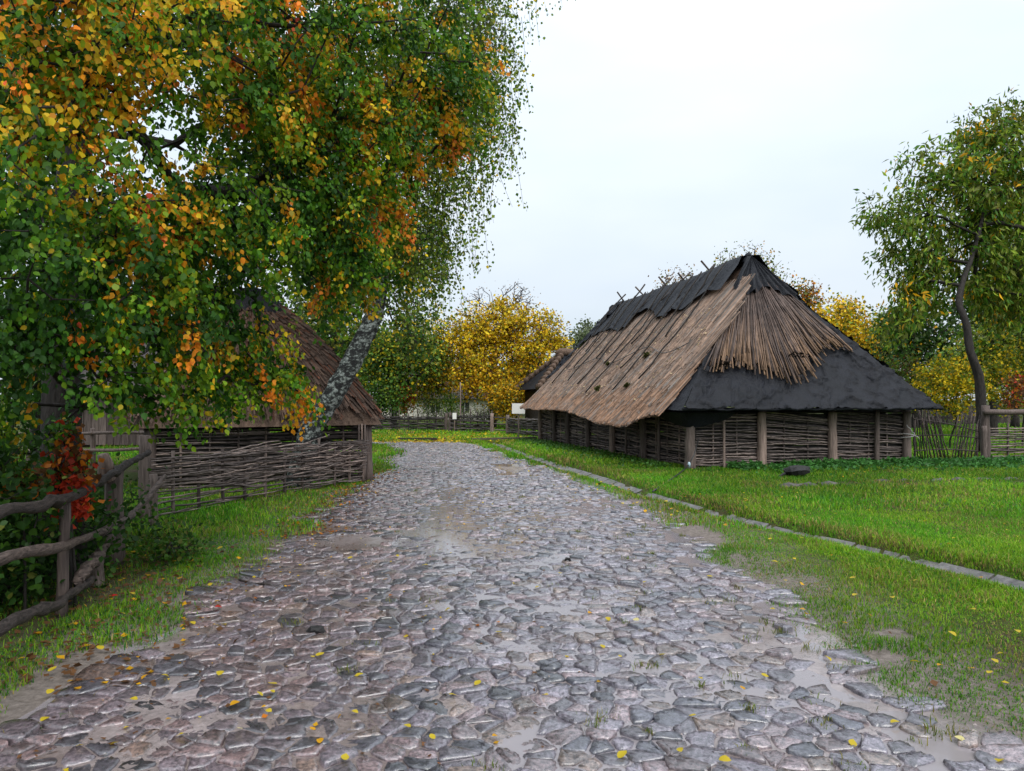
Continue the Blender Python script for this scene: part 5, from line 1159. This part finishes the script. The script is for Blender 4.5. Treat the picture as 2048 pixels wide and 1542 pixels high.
litter('pale yellow leaves scattered along the gutter and far cobbles', 420, lambda n, y: gut(y) + rng.normal(-.5, .6, n), lambda n: rng.uniform(10, 27, n), ['yellow', 'gold', 'brown'], [.5, .3, .2], .055)
litter('small dead leaves and leaf crumbs stuck to the shaded left cobbles', 750, lambda n, y: -2.4 + 2.9 * rng.random(n) ** 1.6, lambda n: rng.uniform(3.0, 13, n), ['brown', 'gold', 'yellow', 'orange'], [.68, .14, .12, .06], .030)
litter('small yellowed leaves scattered through the lawn and verge grass', 520, lambda n, y: rng.uniform(2.4, 12, n), lambda n: rng.uniform(4, 18, n), ['yellow', 'gold', 'brown', 'pale'], [.35, .25, .25, .15], .042)
# single fallen leaves, each its own thing
def leaf_mesh(c, seed):
    r2 = np.random.default_rng(seed); o = np.array([[0, 0], [.2, .1], [.34, .3], [.36, .52], [.24, .78], [0, 1.0], [-.24, .78], [-.36, .52], [-.34, .3], [-.2, .1]]); mid = np.array([[0, .12], [0, .4], [0, .7]])
    v = np.concatenate([o, mid]); cu = r2.uniform(.15, .7); z = cu * v[:, 0] ** 2 * 1.6 + r2.uniform(-.3, .35) * (v[:, 1] - .5) ** 2 + r2.normal(0, .015, len(v))
    m = MB(); m.add(np.column_stack([v - [0, .5], z]), [np.array([[0, 1, 10], [10, 9, 0], [5, 6, 12], [12, 4, 5]]), np.array([[1, 2, 11, 10], [10, 11, 8, 9], [2, 3, 12, 11], [11, 12, 7, 8], [3, 4, 12, 12], [12, 6, 7, 12]])[:4], np.array([[3, 4, 12], [12, 6, 7]])], np.array(c)); 
    st_ = MB(); return m
LC = dict(yellow=(.56, .42, .03), gold=(.60, .30, .015), red=(.5, .02, .015), pale=(.66, .58, .25))
protos = {}
def fallen(kind_, x, y, label, group, size):
    key = (kind_, R.randint(0, 3))
    if key not in protos: protos[key] = leaf_mesh(LC[kind_], hash(key[1]) + len(protos)).build('fallen_leaf', M['leaf']).data; ob = [o for o in col.objects if o.data is protos[key]][0]
    else: ob = bpy.data.objects.new('fallen_leaf', protos[key]); col.objects.link(ob)
    onroad = left_edge(np.array(y)) < x < right_edge(np.array(y)); z = (max(float(z_mud(x, y)), 0) + .026) if onroad else gz(x, y) + .045
    ob.location = (x, y, z); ob.scale = (size,) * 3; ob.rotation_euler = (R.gauss(0, .22), R.gauss(0, .22), R.uniform(0, 6.28)); return tag(ob, label, 'leaf', group)
GR = lambda px, py: (at(px, py, CAM_H * 1450 / (py - 800))[0], CAM_H * 1450 / (py - 800))
road_l = [(955, 1378), (905, 1402), (1090, 1400), (998, 1272), (1085, 1262), (1205, 1300), (1325, 1318), (1272, 1247), (1216, 1246), (1385, 1442), (1485, 1385), (1705, 1500), (1790, 1455), (1360, 1512), (1245, 1522), (690, 1532), (625, 1478), (710, 1443), (815, 1468), (545, 1385), (545, 1400), (520, 1405), (470, 1427), (537, 1442), (360, 1490), (480, 1475), (268, 1420), (330, 1370), (290, 1372), (717, 1364), (640, 1325), (625, 1330), (812, 1283), (865, 1490), (990, 1483), (1120, 1152), (1075, 1180), (1240, 1322), (1400, 1365), (1655, 1325), (1690, 1262), (1545, 1225), (1530, 1360), (1920, 1490), (160, 1516), (228, 1510), (640, 1500), (1450, 1535), (795, 1120), (850, 1135), (600, 1140), (700, 1125), (770, 1170), (1420, 1160), (1290, 1170), (2000, 1535), (1830, 1345), (440, 1362), (1180, 1232), (895, 1225)]
for i, (px, py) in enumerate(road_l):
    x, y = GR(px, py); kd = 'gold' if i % 6 == 4 else 'pale' if i % 9 == 7 else 'yellow'
    lb = {'yellow': 'bright yellow fallen leaf lying on the wet cobbles', 'gold': 'orange gold fallen leaf lying on the wet cobbles', 'pale': 'pale cream fallen leaf lying on the wet cobbles'}[kd]
    fallen(kd, x, y, lb, kd + ' leaves fallen on the cobbles', R.uniform(.032, .062) * (1 if py > 1250 else 1.15))
x, y = GR(437, 1228); fallen('red', x, y, 'single scarlet fallen leaf on the cobbles near the left verge', None, .055)
grass_l = [(100, 1398), (155, 1390), (145, 1268), (105, 1355), (245, 1245), (330, 1222), (380, 1195), (265, 1205), (420, 1180), (360, 1170), (530, 1128), (505, 1145), (440, 1110), (235, 1285), (200, 1310), (385, 1258), (90, 1455), (1615, 1240), (1710, 1210), (1755, 1155), (1705, 1175), (1605, 1230), (1785, 1215), (1945, 1240), (1905, 1290), (1880, 1355), (1990, 1345), (2035, 1285), (1670, 1040), (1610, 1045), (1590, 1065), (1550, 1140), (1850, 1055), (1900, 1105), (1720, 1070), (1980, 1370), (1540, 1095), (1450, 1065), (1490, 1010), (1400, 1000), (1830, 1180), (1960, 1165)]
for i, (px, py) in enumerate(grass_l):
    x, y = GR(px, py); kd = 'gold' if i % 4 == 1 else 'yellow'
    fallen(kd, x, y, {'yellow': 'yellow fallen leaf resting on grass blades', 'gold': 'orange fallen leaf resting on grass blades'}[kd], kd + ' leaves fallen on the grass', R.uniform(.045, .065))
x, y = GR(230, 1210); fallen('red', x, y, 'scarlet fallen leaf in the grass below the rail fence', None, .05)
# a straw and a dry twig on the road
for (pa, pb2, r, nm, lb) in (((715, 1250), (788, 1248), .005, 'straw', 'pale straw lying across the cobbles'), ((478, 1168), (540, 1180), .010, 'twig', 'dark dry twig lying at the left edge of the cobbles')):
    a_, b2 = GR(*pa), GR(*pb2); mb = MB(); mb.tube(crooked([*a_, .04], [*b2, .045], 6, .006), r, 6); tag(mb.build(nm, M['rope'] if nm == 'straw' else M['rail']), lb, nm)
for (px, py, s_) in ((632, 1272, .062), (1135, 1127, .03)):
    x, y = GR(px, py); mb = MB(); mb.tube(np.array([[x - s_, y, .02], [x - s_ * .5, y, .045], [x, y + .01, .045], [x + s_ * .6, y, .045], [x + s_, y, .02]]), np.array([.3, .6, .62, .6, .3]) * s_ * .8, 8); mb.v[0] += rng.normal(0, s_ * .08, mb.v[0].shape); tag(mb.build('loose_stone', M['charred'], smooth=False), 'black loose stone lying on the cobbles', 'stone', 'loose black stones on the cobbles')
